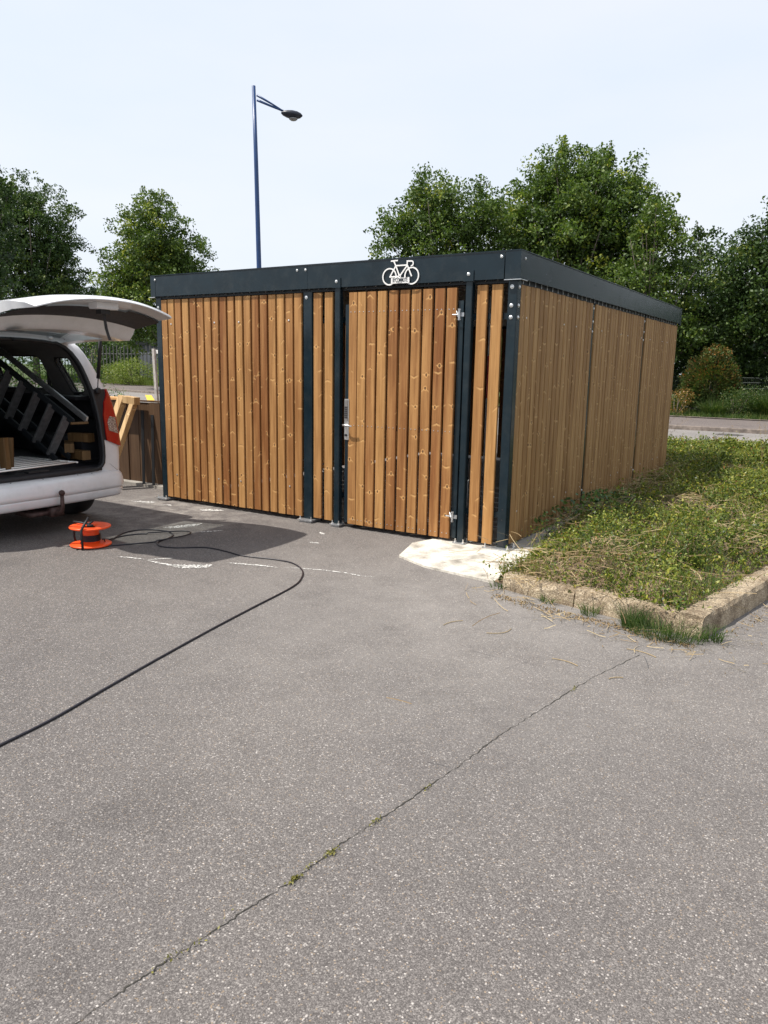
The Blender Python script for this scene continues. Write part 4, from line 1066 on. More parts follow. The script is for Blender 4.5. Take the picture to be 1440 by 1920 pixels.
for sgn in (1, -1):
    m_ = MB(); m_.tube([(-.175, sgn*.70, 1.38), (-.085, sgn*.69, 1.81)], .0165, 10); m_.tube([(-.19, sgn*.70, 1.28), (-.17, sgn*.70, 1.40)], .005, 8); m_.build('gas_strut', M['black'], tg, True)
    m_ = MB(); m_.lathe([(.030, 0), (.030, .02), (.02, .03)], (-.195, sgn*.70, 1.265), 12, Matrix.Rotation(R(90), 4, 'Y')); m_.build('strut_mount', M['plastic_dark'], tg)
    m_ = MB(); m_.tube([(-.47, sgn*.38, 1.715), (-.42, sgn*.38, 1.745), (-.38, sgn*.38, 1.735)], .014, 8); m_.build('hinge', M['paint'], tg, True)

# ------------------------------------------------------------------ load in the van
def wood_piece(mb, a, b_, w1, w2, roll=0):
    a, b_ = Vector(a), Vector(b_); d = b_-a; q = d.to_track_quat('Z', 'Y').to_matrix().to_4x4(); mt = Matrix.Translation(a) @ q @ Matrix.Rotation(roll, 4, 'Z')
    mb.cbox(-w1/2, w1/2, -w2/2, w2/2, 0, d.length, .004, 2, mt)
ld = empty('ladder', (0, 0, 0), 0, 'folded aluminium step ladder lying slanted on its edge inside the van', 'ladder')
ra_, rb_ = Vector((-3.66, -1.50, .985)), Vector((-5.05, -1.50, 1.655))
wv_ = Vector((-.22, -.05, -.36))
for off in (Vector((0, 0, 0)), Vector((.03, .12, .02))):
    for e in (Vector((0, 0, 0)), wv_):
        m_ = MB(); wood_piece(m_, ra_+e+off, rb_+e+off, .022, .06, R(0)); m_.build('rail', M['alu'] if (off.length and e.length == 0) else M['steel_dark'], ld)
for k_ in range(6):
    p = ra_+(rb_-ra_)*((k_*.235+.10)/1.54); m_ = MB(); wood_piece(m_, p, p+wv_, .075, .03, R(25)); m_.build('step', M['alu_dull'], ld)
m_ = MB(); wood_piece(m_, ra_+Vector((.03, .13, -.01)), ra_+Vector((.0, -.03, -.01)), .02, .022); m_.build('foot', M['timber_dim'], ld)
# slatted frame on the floor
gr = empty('slatted_frame', (-3.98, -1.95, .605), R(6), 'white slatted frame lying flat on the van load floor', 'slatted frame')
m_ = MB()
for k_ in range(8): x = -.36+k_*.103; m_.tube([(x, -.55, .012), (x, .42, .012)], .0075, 6)
each(m_, 'bar', M['signwhite'], gr, True)
m_ = MB(); m_.tube([(-.40, .42, .010), (.38, .42, .010)], .0075, 6); m_.tube([(-.40, -.55, .010), (.38, -.55, .010)], .010, 6); each(m_, 'end_bar', M['signwhite'], gr, True)
labels = ['short brown timber offcut lying lowest on the van floor by the right wall', 'short brown timber offcut in the middle of the pile in the van', 'short brown timber offcut on top of the pile in the van']
for (a, b_, lb) in (((-4.10, -1.30, .655), (-3.72, -1.34, .66), labels[0]), ((-4.15, -1.22, .735), (-3.86, -1.42, .725), labels[1]), ((-4.05, -1.26, .812), (-3.80, -1.22, .815), labels[2])):
    m_ = MB(); wood_piece(m_, a, b_, .085, .085); tag(m_.build('timber_offcut', M['timber_dim'], None), lb, 'timber', 'timber offcuts in the van')
for (a, b_, lb) in (((-3.72, -2.145, .61), (-3.74, -2.145, .88), 'upright pale timber offcut at the left edge of the van opening'), ((-3.80, -2.06, .61), (-3.81, -2.04, .87), 'upright timber offcut behind another one at the left edge of the van opening')):
    m_ = MB(); wood_piece(m_, a, b_, .06, .07, .4); tag(m_.build('timber_offcut', M['timber_dim'], None), lb, 'timber', 'timber offcuts in the van')

# ================================================================== REEL + CABLE
rl = empty('cable_reel', (-2.96, -1.90, 0), R(20), 'bright orange cable reel lying on the asphalt behind the van', 'cable reel')
m_ = MB(); m_.lathe([(.150, .014), (.156, .006), (.166, .008), (.168, .018), (.160, .022), (.075, .030), (.070, .032)], (0, 0, 0), 48); m_.build('flange', M['orange'], rl, True)
m_ = MB(); m_.lathe([(.072, .020), (.070, .05), (.070, .13), (.074, .16)], (0, 0, 0), 40); m_.build('drum', M['orange'], rl, True)
m_ = MB(); m_.lathe([(.072, .150), (.158, .156), (.167, .160), (.168, .170), (.160, .174), (.06, .168), (.05, .160)], (0, 0, 0), 48); m_.build('flange', M['orange'], rl, True)
m_ = MB(); m_.tube([(.04, -.178, .002), (.038, -.178, .12), (.035, -.176, .17), (.045, -.14, .215), (.05, -.09, .26)], .0105, 8); m_.build('handle_frame', M['plastic_dark'], rl, True)
m_ = MB(); m_.tube([(-.165, .03, .02), (-.178, .03, .06), (-.178, .03, .155), (-.165, .02, .192), (-.08, .0, .192), (-.02, .0, .185)], .009, 8); m_.build('crank', M['plastic_dark'], rl, True)
m_ = MB(); m_.lathe([(.028, .168), (.028, .178), (.012, .182)], (0, 0, 0), 16); m_.tube([(-.02, 0, .18), (.02, .02, .21)], .010, 6); m_.build('hub', M['plastic_dark'], rl)
m_ = MB()
for k_ in range(5): m_.tube([(.078*math.cos(t), .078*math.sin(t), .045+k_*.011+.001*t) for t in np.linspace(R(200), R(420), 20)], .0055, 6)
m_.build('wound_cable', M['cable'], rl, True)
def crv(pts, n_=8):
    P_ = [np.array(p, float) for p in pts]; out_ = []
    for i in range(len(P_)-1):
        p0, p1, p2, p3 = P_[max(i-1, 0)], P_[i], P_[i+1], P_[min(i+2, len(P_)-1)]
        for t in np.linspace(0, 1, n_, endpoint=False):
            out_.append(.5*((2*p1)+(-p0+p2)*t+(2*p0-5*p1+4*p2-p3)*t*t+(-p0+3*p1-3*p2+p3)*t**3))
    out_.append(P_[-1]); return out_
c1_ = [(-2.90, -1.84), (-3.05, -1.62), (-3.35, -1.33), (-3.327, -1.19), (-2.98, -1.167), (-2.832, -1.161), (-2.691, -1.238), (-2.633, -1.34), (-2.611, -1.447), (-2.559, -1.535), (-2.446, -1.593), (-2.306, -1.55), (-2.115, -1.40), (-1.876, -1.401), (-1.673, -1.430), (-1.391, -1.37), (-1.204, -1.374), (-1.018, -1.487), (-0.886, -1.654), (-0.787, -1.886), (-0.702, -2.378), (-0.626, -2.811), (-0.529, -3.295), (-0.441, -3.697), (-0.364, -4.031), (-0.331, -4.291), (-0.306, -4.434), (-.27, -4.9), (-.35, -6.0), (-.2, -7.6), (.3, -9.5)]
c1_ = [(-2.86, -1.86), (-2.97, -1.68), (-3.10, -1.47), (-3.12, -1.30), (-3.02, -1.19), (-2.90, -1.16)]+c1_[5:]
c2_ = [(-2.90, -1.87), (-2.98, -1.74), (-3.02, -1.55), (-2.98, -1.40), (-2.901, -1.325), (-2.837, -1.247), (-2.787, -1.178), (-2.70, -1.09), (-2.61, -1.10), (-2.56, -1.20), (-2.57, -1.34), (-2.60, -1.476), (-2.676, -1.622), (-2.775, -1.784), (-2.84, -1.90), (-2.90, -2.03), (-2.91, -2.08)]
m_ = MB()
m_.tube([(p[0], p[1], .0065+(.05 if i < 3 else 0)) for i, p in enumerate(crv(c1_))], .0058, 8)
m_.tube([(p[0], p[1], .0065+(.011 if 30 < i < 90 else 0)) for i, p in enumerate(crv(c2_))], .0058, 8)
tag(m_.build('extension_cable', M['cable'], None, True), 'thin black extension cable snaking from the orange reel across the asphalt', 'cable')

# ================================================================== things left of the shelter
wl = empty('low_board_wall', (0, 0, 0), 0, 'low brown board wall between the van and the shelter', 'wall')
m_ = MB(); x = -9.4
while x < -4.36:
    m_.cbox(x, x+.20, .60+.006*math.sin(x*9), .64, .03, 1.05+.004*math.sin(x*5), .004); x += .205
m_.build('boards', M['wood_old'], wl)
m_ = MB(); m_.box(-9.4, -4.30, .59, .66, 1.056, 1.075); m_.build('capping', M['wood_old'], wl)
m_ = MB(); m_.box(-9.4, -4.24, .48, .72, -.02, .035); m_.build('footing', M['concrete'], wl)
tf = empty('timber_trestle', (0, 0, 0), 0, 'pale new timber trestle frame leaning against the low brown wall', 'timber trestle')
m_ = MB(); wood_piece(m_, (-5.45, .0, .06), (-5.41, .47, 1.12), .10, .08, .1); m_.build('leg', M['timber'], tf)
m_ = MB(); wood_piece(m_, (-5.24, .02, .06), (-5.20, .46, 1.05), .075, .07, .1); m_.build('leg', M['timber'], tf)
m_ = MB(); wood_piece(m_, (-5.36, .46, 1.085), (-5.14, .46, 1.07), .09, .09); m_.build('cross_piece', M['timber'], tf)
m_ = MB(); wood_piece(m_, (-6.2, .48, 1.09), (-5.18, .48, 1.09), .035, .12, R(90)); tag(m_.build('timber_plank', M['timber_orange'], None), 'orange brown plank lying level behind the taillight of the van', 'timber')
for k_, (x, h, lb) in enumerate(((-5.20, .95, 'dark narrow metal strip leaning on the low wall, nearest the timber frame'), (-5.02, .90, 'dark narrow metal strip leaning on the low wall, nearest the shelter post'))):
    m_ = MB(); wood_piece(m_, (x+.12, .46, .04), (x, .585, h), .035, .015); tag(m_.build('metal_strip', M['steel_dark'], None), lb, 'metal strip', 'metal strips leaning on the low wall')
wb = empty('leaning_panel', (0, 0, 0), 0, 'weathered pale timber panel standing behind the left post of the shelter', 'timber panel')
m_ = MB(); wood_piece(m_, (-5.38, 1.02, .02), (-5.45, 1.02, 1.72), .03, .05); m_.build('stile', M['timber_grey'], wb)
m_ = MB(); wood_piece(m_, (-5.28, 1.10, .02), (-5.33, 1.10, 1.72), .10, .02); m_.build('board', M['timber_grey'], wb)
m_ = MB()
for z in (1.66, 1.18, .6): m_.box(-5.44, -5.28, 1.03, 1.09, z, z+.045)
each(m_, 'rung', M['signwhite'], wb)

# ================================================================== STREET LAMP
LX, LY = -10.78, 9.12
lp = empty('street_lamp', (LX, LY, 0), 0, 'tall blue street lamp with a single arm behind the shelter', 'street lamp')
m_ = MB(); m_.tube([(0, 0, 0), (0, 0, .3), (0, 0, 3.9), (-.05, -.0, 6.4), (-.095, 0, 8.17)], [.085, .070, .060, .052, .044], 14); m_.build('pole', M['bluepole'], lp, True)
m_ = MB(); m_.tube([(0, 0, 7.95), (.25, .23, 7.79), (.44, .40, 7.665)], [.030, .022, .012], 8); m_.tube([(0, 0, 7.84), (.25, .23, 7.73), (.47, .43, 7.64)], [.030, .026, .024], 8); m_.build('arm', M['bluepole'], lp, True)
q = Matrix.Rotation(R(42), 4, 'Z') @ Matrix.Rotation(R(4), 4, 'Y')
m_ = MB()
pr = [(0, .03), (.05, .085), (.14, .13), (.26, .155), (.38, .14), (.47, .09), (.52, .02)]
rows = []
for x, r_ in pr:
    rows.append([(q @ Vector((x, r_*.95*math.cos(t), (.085 if math.sin(t) > 0 else .105)*math.sin(t)*r_/.155)))+Vector((.43, .39, 7.60)) for t in np.linspace(0, 2*math.pi, 20, endpoint=False)])
m_.grid(rows, True); hd_ = m_.build('lamp_head', M['lampdark'], lp, True)
m_ = MB(); m_.lathe([(.01, -.05), (.06, -.045), (.10, -.02), (.11, 0)], q @ Vector((.30, 0, -.095))+Vector((.43, .39, 7.60)), 20); m_.build('lens', M['bowl'], hd_, True)

# ================================================================== PLANTING BED
# kerb, rotated a little against the shelter
def kerb_run(pts, wdt, h, name):
    m_ = MB(); rows_ = []
    P_ = []
    for a, b_ in zip(pts, pts[1:]):
        n_ = max(2, int(math.hypot(b_[0]-a[0], b_[1]-a[1])/.05))
        for t in np.linspace(0, 1, n_, endpoint=False): P_.append((a[0]+(b_[0]-a[0])*t, a[1]+(b_[1]-a[1])*t))
    P_.append(pts[-1]); r_ = np.random.default_rng(5)
    for i, p in enumerate(P_):
        q_ = P_[min(i+1, len(P_)-1)]; o_ = P_[max(i-1, 0)]; d = np.array([q_[0]-o_[0], q_[1]-o_[1]]); d /= np.linalg.norm(d)+1e-9; nn = np.array([d[1], -d[0]])  # outward to the right of travel
        j = lambda s=.003: r_.normal()*s
        e = 1; e0 = .985 if i in (0, len(P_)-1) else 1
        rows_.append([(p[0]+nn[0]*a_, p[1]+nn[1]*a_, z) for a_, z in ((.012+j(), -.02), (.006+j(), .05*e), (.0+j(), (h-.03)*e+j()), (-.012+j(), (h-.008)*e+j()), (-.035, h*e+j()), (-wdt+.02, h*e+j()), (-wdt, (h-.02)*e), (-wdt-.004, -.02))])
    m_.grid(rows_); m_.add(rows_[0], [tuple(range(len(rows_[0])))]); m_.add(rows_[-1], [tuple(range(len(rows_[0])))]); o_ = m_.build(name, M['kerb'], None, False); return tag(o_, kind='structure')
kerb_run([(.43, -1.03), (.62, -1.08), (.982, -1.152)], .135, .112, 'bed_kerb_stone')
kerb_run([(.990, -1.156), (1.40, -1.235), (1.80, -1.312)], .145, .127, 'bed_kerb_stone')
kerb_run([(1.803, -1.305), (2.03, -.20)], .165, .135, 'bed_kerb_stone')
kerb_run([(2.033, -.185), (2.25, .80)], .165, .135, 'bed_kerb_stone')
kerb_run([(2.253, .815), (4.4, 10.3)], .165, .135, 'bed_kerb_stone')

def bed_xr(y): return 1.70+(y+1.2)*.225
def bed_yf(x): return -.985-.19*(x-.4)
def bed_xl(y): return np.interp(y, [-1.3, -.25, .3, 1.6, 6.25, 6.6, 9.9], [.40, .34, .24, .10, .08, -.9, -1.4])
def inbed(x, y): return (x > bed_xl(y)) & (x < bed_xr(y)-.02) & (y > bed_yf(x)) & (y < 9.8)
MR = np.random.default_rng(123); MX = MR.uniform(.3, 2.8, 90); MY = -1.0+10.5*MR.random(90)**1.3; MA = MR.uniform(.03, .13, 90); MS = MR.uniform(.10, .26, 90)
def bed_h(x, y):
    x = np.asarray(x, float); y = np.asarray(y, float); mound = sum(a_*np.exp(-((x-mx0)**2+(y-my0)**2)/(2*s_*s_)) for mx0, my0, a_, s_ in zip(MX, MY, MA, MS)); mound = np.minimum(mound, .17)
    edge = np.minimum.reduce([(bed_xr(y)-x)/.30, (y-bed_yf(x))/.28, (x-bed_xl(y)+.05)/.30, (10.0-y)/.4]); edge = np.clip(edge, 0, 1)
    base = .05+.075*np.clip((x-bed_xl(y))/.4, 0, 1)+.05*np.clip((y-2)/5, 0, 1)
    return np.maximum(.03, base+edge*(.055+.06*vnoise(x*1.6, y*1.6, 4)+.045*vnoise(x*4.5, y*4.5, 9)+mound))
xs_ = np.linspace(.2, 3.95, 76); ys_ = np.linspace(-1.25, 9.95, 190); rows = []
for y in ys_:
    x0, x1 = float(bed_xl(y))-.05, float(bed_xr(y)); rows.append([(x0+(x1-x0)*t, max(y, float(bed_yf(x0+(x1-x0)*t))), float(bed_h(np.array(x0+(x1-x0)*t), np.array(y)))*.62-.01) for t in np.linspace(0, 1, 40)])
m_ = MB(); m_.grid(rows); tag(m_.build('bed_soil', M['soil'], None, True), kind='structure')
# ground cover: twiggy shoots with small leaves
r = np.random.default_rng(11)
NSH = 27000
x = r.uniform(-1.4, 2.9, NSH*4); y = -1.3+11.1*(r.random(NSH*4)**1.25); k_ = inbed(x, y); x = x[k_][:NSH]; y = y[k_][:NSH]
gapn = vnoise(x*2.2+3, y*2.2, 21)
# bare strawy hollows
hol = np.exp(-(((x-.85)/.30)**2+((y+.45)/.22)**2))+np.exp(-(((x-.80)/.35)**2+((y-1.9)/.5)**2))+.8*np.exp(-(((x-.45)/.2)**2+((y-3.3)/.8)**2))+.7*np.exp(-(((x-1.3)/.4)**2+((y-2.6)/.4)**2))+.9*np.exp(-(((x-.55)/.25)**2+((y+.75)/.15)**2))
keep = (r.random(len(x)) < 1.05-hol*1.0) & (gapn > -.48); x = x[keep]; y = y[keep]
n_ = len(x); LPS = 7
sd = r.normal(size=(n_, 3)); sd[:, 2] = np.abs(sd[:, 2])*.8+.25; sd /= np.linalg.norm(sd, axis=1, keepdims=True)
ln = .045+.19*r.random(n_)**3.0
base = np.stack([x, y, bed_h(x, y)*(.62+.45*r.random(n_))], 1)
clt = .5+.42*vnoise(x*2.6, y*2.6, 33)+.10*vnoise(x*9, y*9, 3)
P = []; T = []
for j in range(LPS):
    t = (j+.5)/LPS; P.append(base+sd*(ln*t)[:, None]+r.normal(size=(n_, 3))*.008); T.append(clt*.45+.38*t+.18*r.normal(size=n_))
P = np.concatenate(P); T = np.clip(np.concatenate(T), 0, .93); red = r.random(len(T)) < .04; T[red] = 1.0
near = np.clip(1.0+.07*(P[:, 1]), 1.0, 1.6)
tuftn = .8+.5*(vnoise(P[:, 0]*3.1, P[:, 1]*3.1, 55) > .1)
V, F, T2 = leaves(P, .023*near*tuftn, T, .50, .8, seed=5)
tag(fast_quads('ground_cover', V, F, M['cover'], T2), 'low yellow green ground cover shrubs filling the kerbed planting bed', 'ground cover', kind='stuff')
# bramble patch by the wall
rb = empty('bramble', (.30, 1.5, .05), 0, 'dark green bramble with broad leaves beside the side wall of the shelter', 'bramble')
n_ = 520; a = r.random(n_)*6.283; rr_ = r.random(n_)**.6*(1+.25*np.sin(a*5)); P = np.stack([.05+.42*rr_*np.cos(a), .1+1.0*rr_*np.sin(a), .10+.20*r.random(n_)*(1.1-rr_*.6)], 1)
V, F, T = leaves(P, .048, np.clip(.6+.3*r.normal(size=n_), 0, 1), .7, 1.0, seed=8); fast_quads('leaves', V, F, M['bramble'], T, rb)
m_ = MB()
for i in range(14):
    a0 = r.random()*6.28; m_.tube([(.05, .1, .0), (.05+.2*math.cos(a0), .1+.4*math.sin(a0), .22), (.05+.42*math.cos(a0), .1+.95*math.sin(a0), .14)], .003, 5)
m_.build('stems', M['bark'], rb)
# small seedling by the slab
se = empty('seedling', (.20, .42, .03), 0, 'small bright green seedling at the foot of the shelter side wall', 'plant')
n_ = 90; P = np.stack([.06*r.normal(size=n_), .07*r.normal(size=n_), .05+.14*r.random(n_)], 1); V, F, T = leaves(P, .028, np.clip(.7+.3*r.random(n_), 0, 1), .65, 1.0, seed=81); fast_quads('leaves', V, F, M['bramble'], T, se)
m_ = MB(); m_.tube([(0, 0, 0), (.01, .01, .1), (0, .02, .18)], .003, 5); m_.tube([(0, 0, 0), (.05, -.01, .1)], .002, 5); m_.build('stems', M['bark'], se)

n_ = 9000; x = r.uniform(.0, 2.7, n_); y = -1.15+9.5*r.random(n_)**1.4; k_ = inbed(x, y) & (vnoise(x*1.8+5, y*1.8, 71)+.35*r.normal(size=n_) > .10); x, y = x[k_], y[k_]
P = np.stack([x, y, bed_h(x, y)*.6], 1); n_ = len(x); dry = r.random(n_) < .42
V, F, T = blades(P, (.08+.20*r.random(n_)**1.5)*(1+.03*y), np.clip(.35+.4*np.abs(r.normal(size=n_)), 0, 1.3), np.where(dry, .93+.07*r.random(n_), np.clip(.62+.15*r.normal(size=n_), 0, .85)), .0045, 72)
tag(fast_quads('bed_grass', V, F, M['grass'], T), 'wild grass blades sprouting between the ground cover shrubs', 'grass', kind='stuff')
def straw(n_, cx, cy, sx, sy, lmin, lmax, z0, zr, seed, wd=.004, angs=None):
    r_ = np.random.default_rng(seed); V = []; F = []; T = []
    for i in range(n_):
        p = np.array([cx+r_.normal()*sx, cy+r_.normal()*sy, z0+zr*r_.random()]); a = r_.random()*6.28 if angs is None else r_.normal()*angs[1]+angs[0]
        ln_ = r_.uniform(lmin, lmax); el = r_.normal()*.25; d = np.array([math.cos(a)*math.cos(el), math.sin(a)*math.cos(el), math.sin(el)]); cb = r_.normal()*.35; s_ = np.array([-math.sin(a), math.cos(a), 0])
        pts_ = [p+d*ln_*t+s_*cb*ln_*t*t*.5+np.array([0, 0, -.25*ln_*t*t*abs(cb)]) for t in (-.5, -.17, .17, .5)]
        k0 = len(V)
        for q_ in pts_: q_[2] = max(q_[2], .006); V += [q_-s_*wd*.5, q_+s_*wd*.5+np.array([0, 0, .002])]
        for j in range(3): F.append([k0+2*j, k0+2*j+1, k0+2*j+3, k0+2*j+2])
        T += [r_.random()]*8
    return np.array(V), np.array(F), np.array(T)
parts = [straw(240, .95, -.60, .28, .17, .08, .30, .15, .14, 1, .0035), straw(150, .75, 1.9, .35, .6, .10, .32, .20, .08, 2, .0035), straw(130, .45, 3.3, .15, .9, .12, .35, .22, .14, 3), straw(120, .60, -.82, .22, .10, .08, .26, .12, .06, 4, .0035),
         straw(110, 1.5, .4, .5, 1.2, .08, .25, .24, .05, 5, .003), straw(110, 1.25, -.85, .3, .12, .08, .22, .14, .05, 6, .003), straw(90, 1.3, 2.8, .5, 1.0, .12, .3, .25, .04, 9, .003)]
r_ = np.random.default_rng(90)
for i_ in range(26):
    cy_ = -1.0+8.0*r_.random()**1.3; cx_ = r_.uniform(float(bed_xl(cy_))+.08, min(2.1, float(bed_xr(cy_))-.15)); parts.append(straw(44, cx_, cy_, .10, .15, .05, .22, float(bed_h(np.array(cx_), np.array(cy_)))*.92, .07, 200+i_, .0028, (r_.random()*6.28, .5)))
for yy_0 in (.6, 1.2, 1.9, 2.6, 3.3, 4.0, 4.8, 5.6): parts.append(straw(60, .26, yy_0, .09, .28, .08, .30, .15, .10, int(300+yy_0*10), .003))
V, F, T = cat(parts); tag(fast_quads('dry_grass', V, F, M['straw'], T), 'bleached dry grass stalks tangled through the planting bed', 'dry grass', kind='stuff')
# litter of straw on the asphalt along the kerb
parts = [straw(60, 1.15, -1.42, .35, .05, .03, .20, .006, .01, 12, .003), straw(55, 1.60, -1.60, .22, .07, .02, .12, .006, .01, 13, .003), straw(40, .55, -1.2, .25, .06, .02, .12, .006, .008, 14, .0025), straw(45, 2.02, -1.0, .06, .35, .02, .1, .006, .01, 15, .003), straw(60, .75, -1.04, .22, .05, .04, .2, .10, .03, 18, .003), straw(45, 1.35, -1.16, .2, .04, .04, .16, .12, .02, 19, .003)]
r_ = np.random.default_rng(16); n_ = 700; P = np.stack([r_.uniform(.45, 2.05, n_), np.zeros(n_), np.full(n_, .006)], 1); P[:, 1] = np.where(P[:, 0] < 1.8, bed_yf(P[:, 0])-.20-np.abs(r_.normal(size=n_))*.055, -1.2+r_.random(n_)*1.2); P[:, 0] = np.where(P[:, 0] > 1.8, 1.86+(P[:, 1]+1.3)*.21+np.abs(r_.normal(size=n_))*.05, P[:, 0])
lv = leaves(P, .018, r_.random(n_)*.8, .45, 2.0, seed=17)
V, F, T = cat(parts+[lv]); tag(fast_quads('plant_litter', V, F, M['straw'], T), 'straw and dead leaf litter scattered along the foot of the kerb', 'plant litter', kind='stuff')
stx = [((.454, -1.972), (.514, -1.834), 'pale straw curled on the asphalt, leftmost of the loose ones'), ((.726, -1.951), (.816, -1.798), 'curved pale straw on the asphalt, second from the left'), ((1.185, -2.114), (1.333, -2.136), 'long straight straw on the asphalt beside the crack'), ((1.518, -2.209), (1.573, -2.155), 'short straw on the asphalt right of the crack'), ((1.482, -1.736), (1.649, -1.773), 'straw lying at the head of the crack below the grass tuft')]
for i, (a, b_, lb) in enumerate(stx):
    d = np.array(b_)-np.array(a); nn = np.array([-d[1], d[0]])*(.12 if i != 1 else -.22); m_ = MB()
    m_.tube([(a[0]+d[0]*t+nn[0]*4*t*(1-t), a[1]+d[1]*t+nn[1]*4*t*(1-t), .0045) for t in np.linspace(0, 1, 8)], .0022, 5)
    o_ = m_.build('straw', M['straw'], None); at_ = o_.data.attributes.new('tint', 'FLOAT', 'POINT'); at_.data.foreach_set('value', np.full(len(o_.data.vertices), .75, np.float32)); tag(o_, lb, 'straw', 'loose straws on the asphalt')

def tuft(name, x, y, z, n_, hmin, hmax, spread, seed, label, group=None, wd=.005, tint=(.35, .25), leanm=.5, cat_='grass tuft', ex=1.0):
    r_ = np.random.default_rng(seed); a = r_.random(n_)*6.28; q = spread*np.sqrt(r_.random(n_)); P = np.stack([q*np.cos(a)*ex, q*np.sin(a), np.zeros(n_)], 1)
    n_ = len(P); h = hmin+(hmax-hmin)*r_.random(n_)**1.6; V, F, T = blades(P, h, np.clip((.25+np.abs(r_.normal(size=n_)))*leanm*1.3, 0, 1.5), np.clip(tint[0]+tint[1]*r_.normal(size=n_), 0, 1), wd, seed, .5, a+r_.normal(size=n_)*.7)
    o_ = fast_quads(name, V, F, M['grass'], T); o_.location = (x, y, z); return tag(o_, label, cat_, group)
tuft('grass_tuft', 1.60, -1.375, .0, 900, .03, .17, .13, 1, 'dense green grass tuft growing at the corner of the kerb', None, .0028, (.42, .25), .75, ex=1.8)
tuft('grass_tuft', 1.40, -1.32, .0, 320, .05, .20, .06, 2, 'grey green spiky grass tuft left of the kerb corner', None, .003, (.30, .25), .5)
tuft('grass_tuft', 1.12, -1.24, .0, 110, .04, .11, .06, 3, 'small green grass tuft in the middle of the front kerb', None, .003, (.45, .25), .6)
tuft('grass_tuft', .80, -1.16, .0, 70, .03, .08, .05, 4, 'tiny weed tuft at the joint of the front kerb', None, .004, (.5, .2), .8)
tuft('grass_tuft', 1.86, -1.30, .0, 60, .05, .15, .05, 5, 'sparse grass blades right of the kerb corner', None, .005, (.45, .2), .7)
tuft('grass_tuft', 1.52, -.28, .16, 260, .12, .28, .12, 6, 'tall bright green grass clump inside the planting bed', None, .006, (.50, .2), .35)
tuft('grass_tuft', .52, -.86, .08, 160, .06, .20, .16, 7, 'yellowish grass clump beside the white slab', None, .004, (.88, .12), .9)
tuft('grass_tuft', 1.70, -.72, .13, 90, .08, .20, .10, 8, 'green grass blades against the inside of the right kerb', None, .005, (.45, .2), .6)
tuft('grass_tuft', .40, -1.02, .0, 40, .03, .08, .06, 9, 'small weeds where the slab meets the kerb', None, .005, (.5, .2), .9)
def stalks(name, x, y, z, spec, label, group='tall seeding grass stalks'):
    m_ = MB(); r_ = np.random.default_rng(int(x*100)); lf = []
    for (dx, dy, h) in spec:
        pts_ = [(dx*t**1.6, dy*t**1.6, h*(t-.12*t**3)) for t in np.linspace(0, 1, 9)]; m_.tube(pts_, [.0025-.0016*t for t in np.linspace(0, 1, 9)], 5)
        for t in np.linspace(.72, 1, 16):
            p = np.array((dx*t**1.6, dy*t**1.6, h*(t-.12*t**3))); lf.append(p+r_.normal(size=3)*.014)
    for q in lf:
        d = r_.normal(size=3)*.008; m_.tube([q-d, q, q+d], [.0006, .0024, .0006], 4)
    o_ = m_.build(name, M['straw'], None); at_ = o_.data.attributes.new('tint', 'FLOAT', 'POINT'); at_.data.foreach_set('value', np.full(len(o_.data.vertices), .55, np.float32)); o_.location = (x, y, z)
    return tag(o_, label, 'grass stalk', group)
stalks('grass_stalk', .36, 2.8, .1, [(.33, .75, 1.20), (.40, .65, 1.05)], 'tallest arching seed stalks crossing the second side panel')
stalks('grass_stalk', .34, 2.55, .1, [(-.05, .55, .92)], 'single upright seed stalk leaning on the side wall')
stalks('grass_stalk', .32, 1.75, .1, [(-.18, .10, .42), (.05, .15, .30)], 'short seed stalks beside the bramble')
stalks('grass_stalk', 1.30, 6.2, .2, [(-.10, .1, .75), (.0, .05, .70), (.10, 0, .78)], 'dark thin stalks standing before the road behind the bed')
stalks('grass_stalk', 1.9, 6.2, .2, [(-.30, .1, 1.0), (-.2, .05, .8), (.05, 0, .62), (.12, 0, .6)], 'dry stalks at the right end of the bed before the road')
stalks('grass_stalk', .45, 6.6, .2, [(.35, .2, .62), (.2, .1, .5)], 'dry stalks beside the far end of the side wall')

# ================================================================== BACKGROUND RIGHT
tuft_names = []
def shrub(name, x, y, els, nleaf, size, mat, label, cat_='shrub', group=None, tint=(.5, .25), seed=1, toptint=0, stems=5, zb=0):
    r_ = np.random.default_rng(seed); o_ = empty(name, (x, y, zb), 0, label, cat_, group); P = []; T = []
    for (dx, dy, dz_, rx, rz_) in els:
        n_ = int(nleaf*(rx*rx*rz_)**(2/3)); d = r_.normal(size=(n_, 3)); d /= np.linalg.norm(d, axis=1, keepdims=True); q = (.45+.6*r_.random(n_)**.6)[:, None]; lump = 1+.18*np.sin(d[:, :1]*7+seed)*np.cos(d[:, 1:2]*6+d[:, 2:3]*5)
        p = d*q*lump*np.array([[rx, rx, rz_]])+np.array([[dx, dy, dz_]]); P.append(p); T.append(tint[0]+tint[1]*r_.normal(size=n_)+toptint*(p[:, 2]-dz_)/rz_*.5)
    P = np.concatenate(P); T = np.concatenate(T); k_ = P[:, 2] > .02
    V, F, T2 = leaves(P[k_], size, np.clip(T[k_], 0, 1), .55, .6, seed=seed); fast_quads('foliage', V, F, M[mat], T2, o_)
    m_ = MB()
    for i in range(stems):
        e = els[i % len(els)]; a0 = r_.random()*6.28; m_.tube([(0, 0, 0), (e[0]*.5+.1*math.cos(a0), e[1]*.5+.1*math.sin(a0), e[2]*.6), (e[0]+.3*e[3]*math.cos(a0), e[1]+.3*e[3]*math.sin(a0), e[2]+.3*e[4])], [.03, .02, .008], 6)
    m_.build('stem', M['bark'], o_, True); return o_
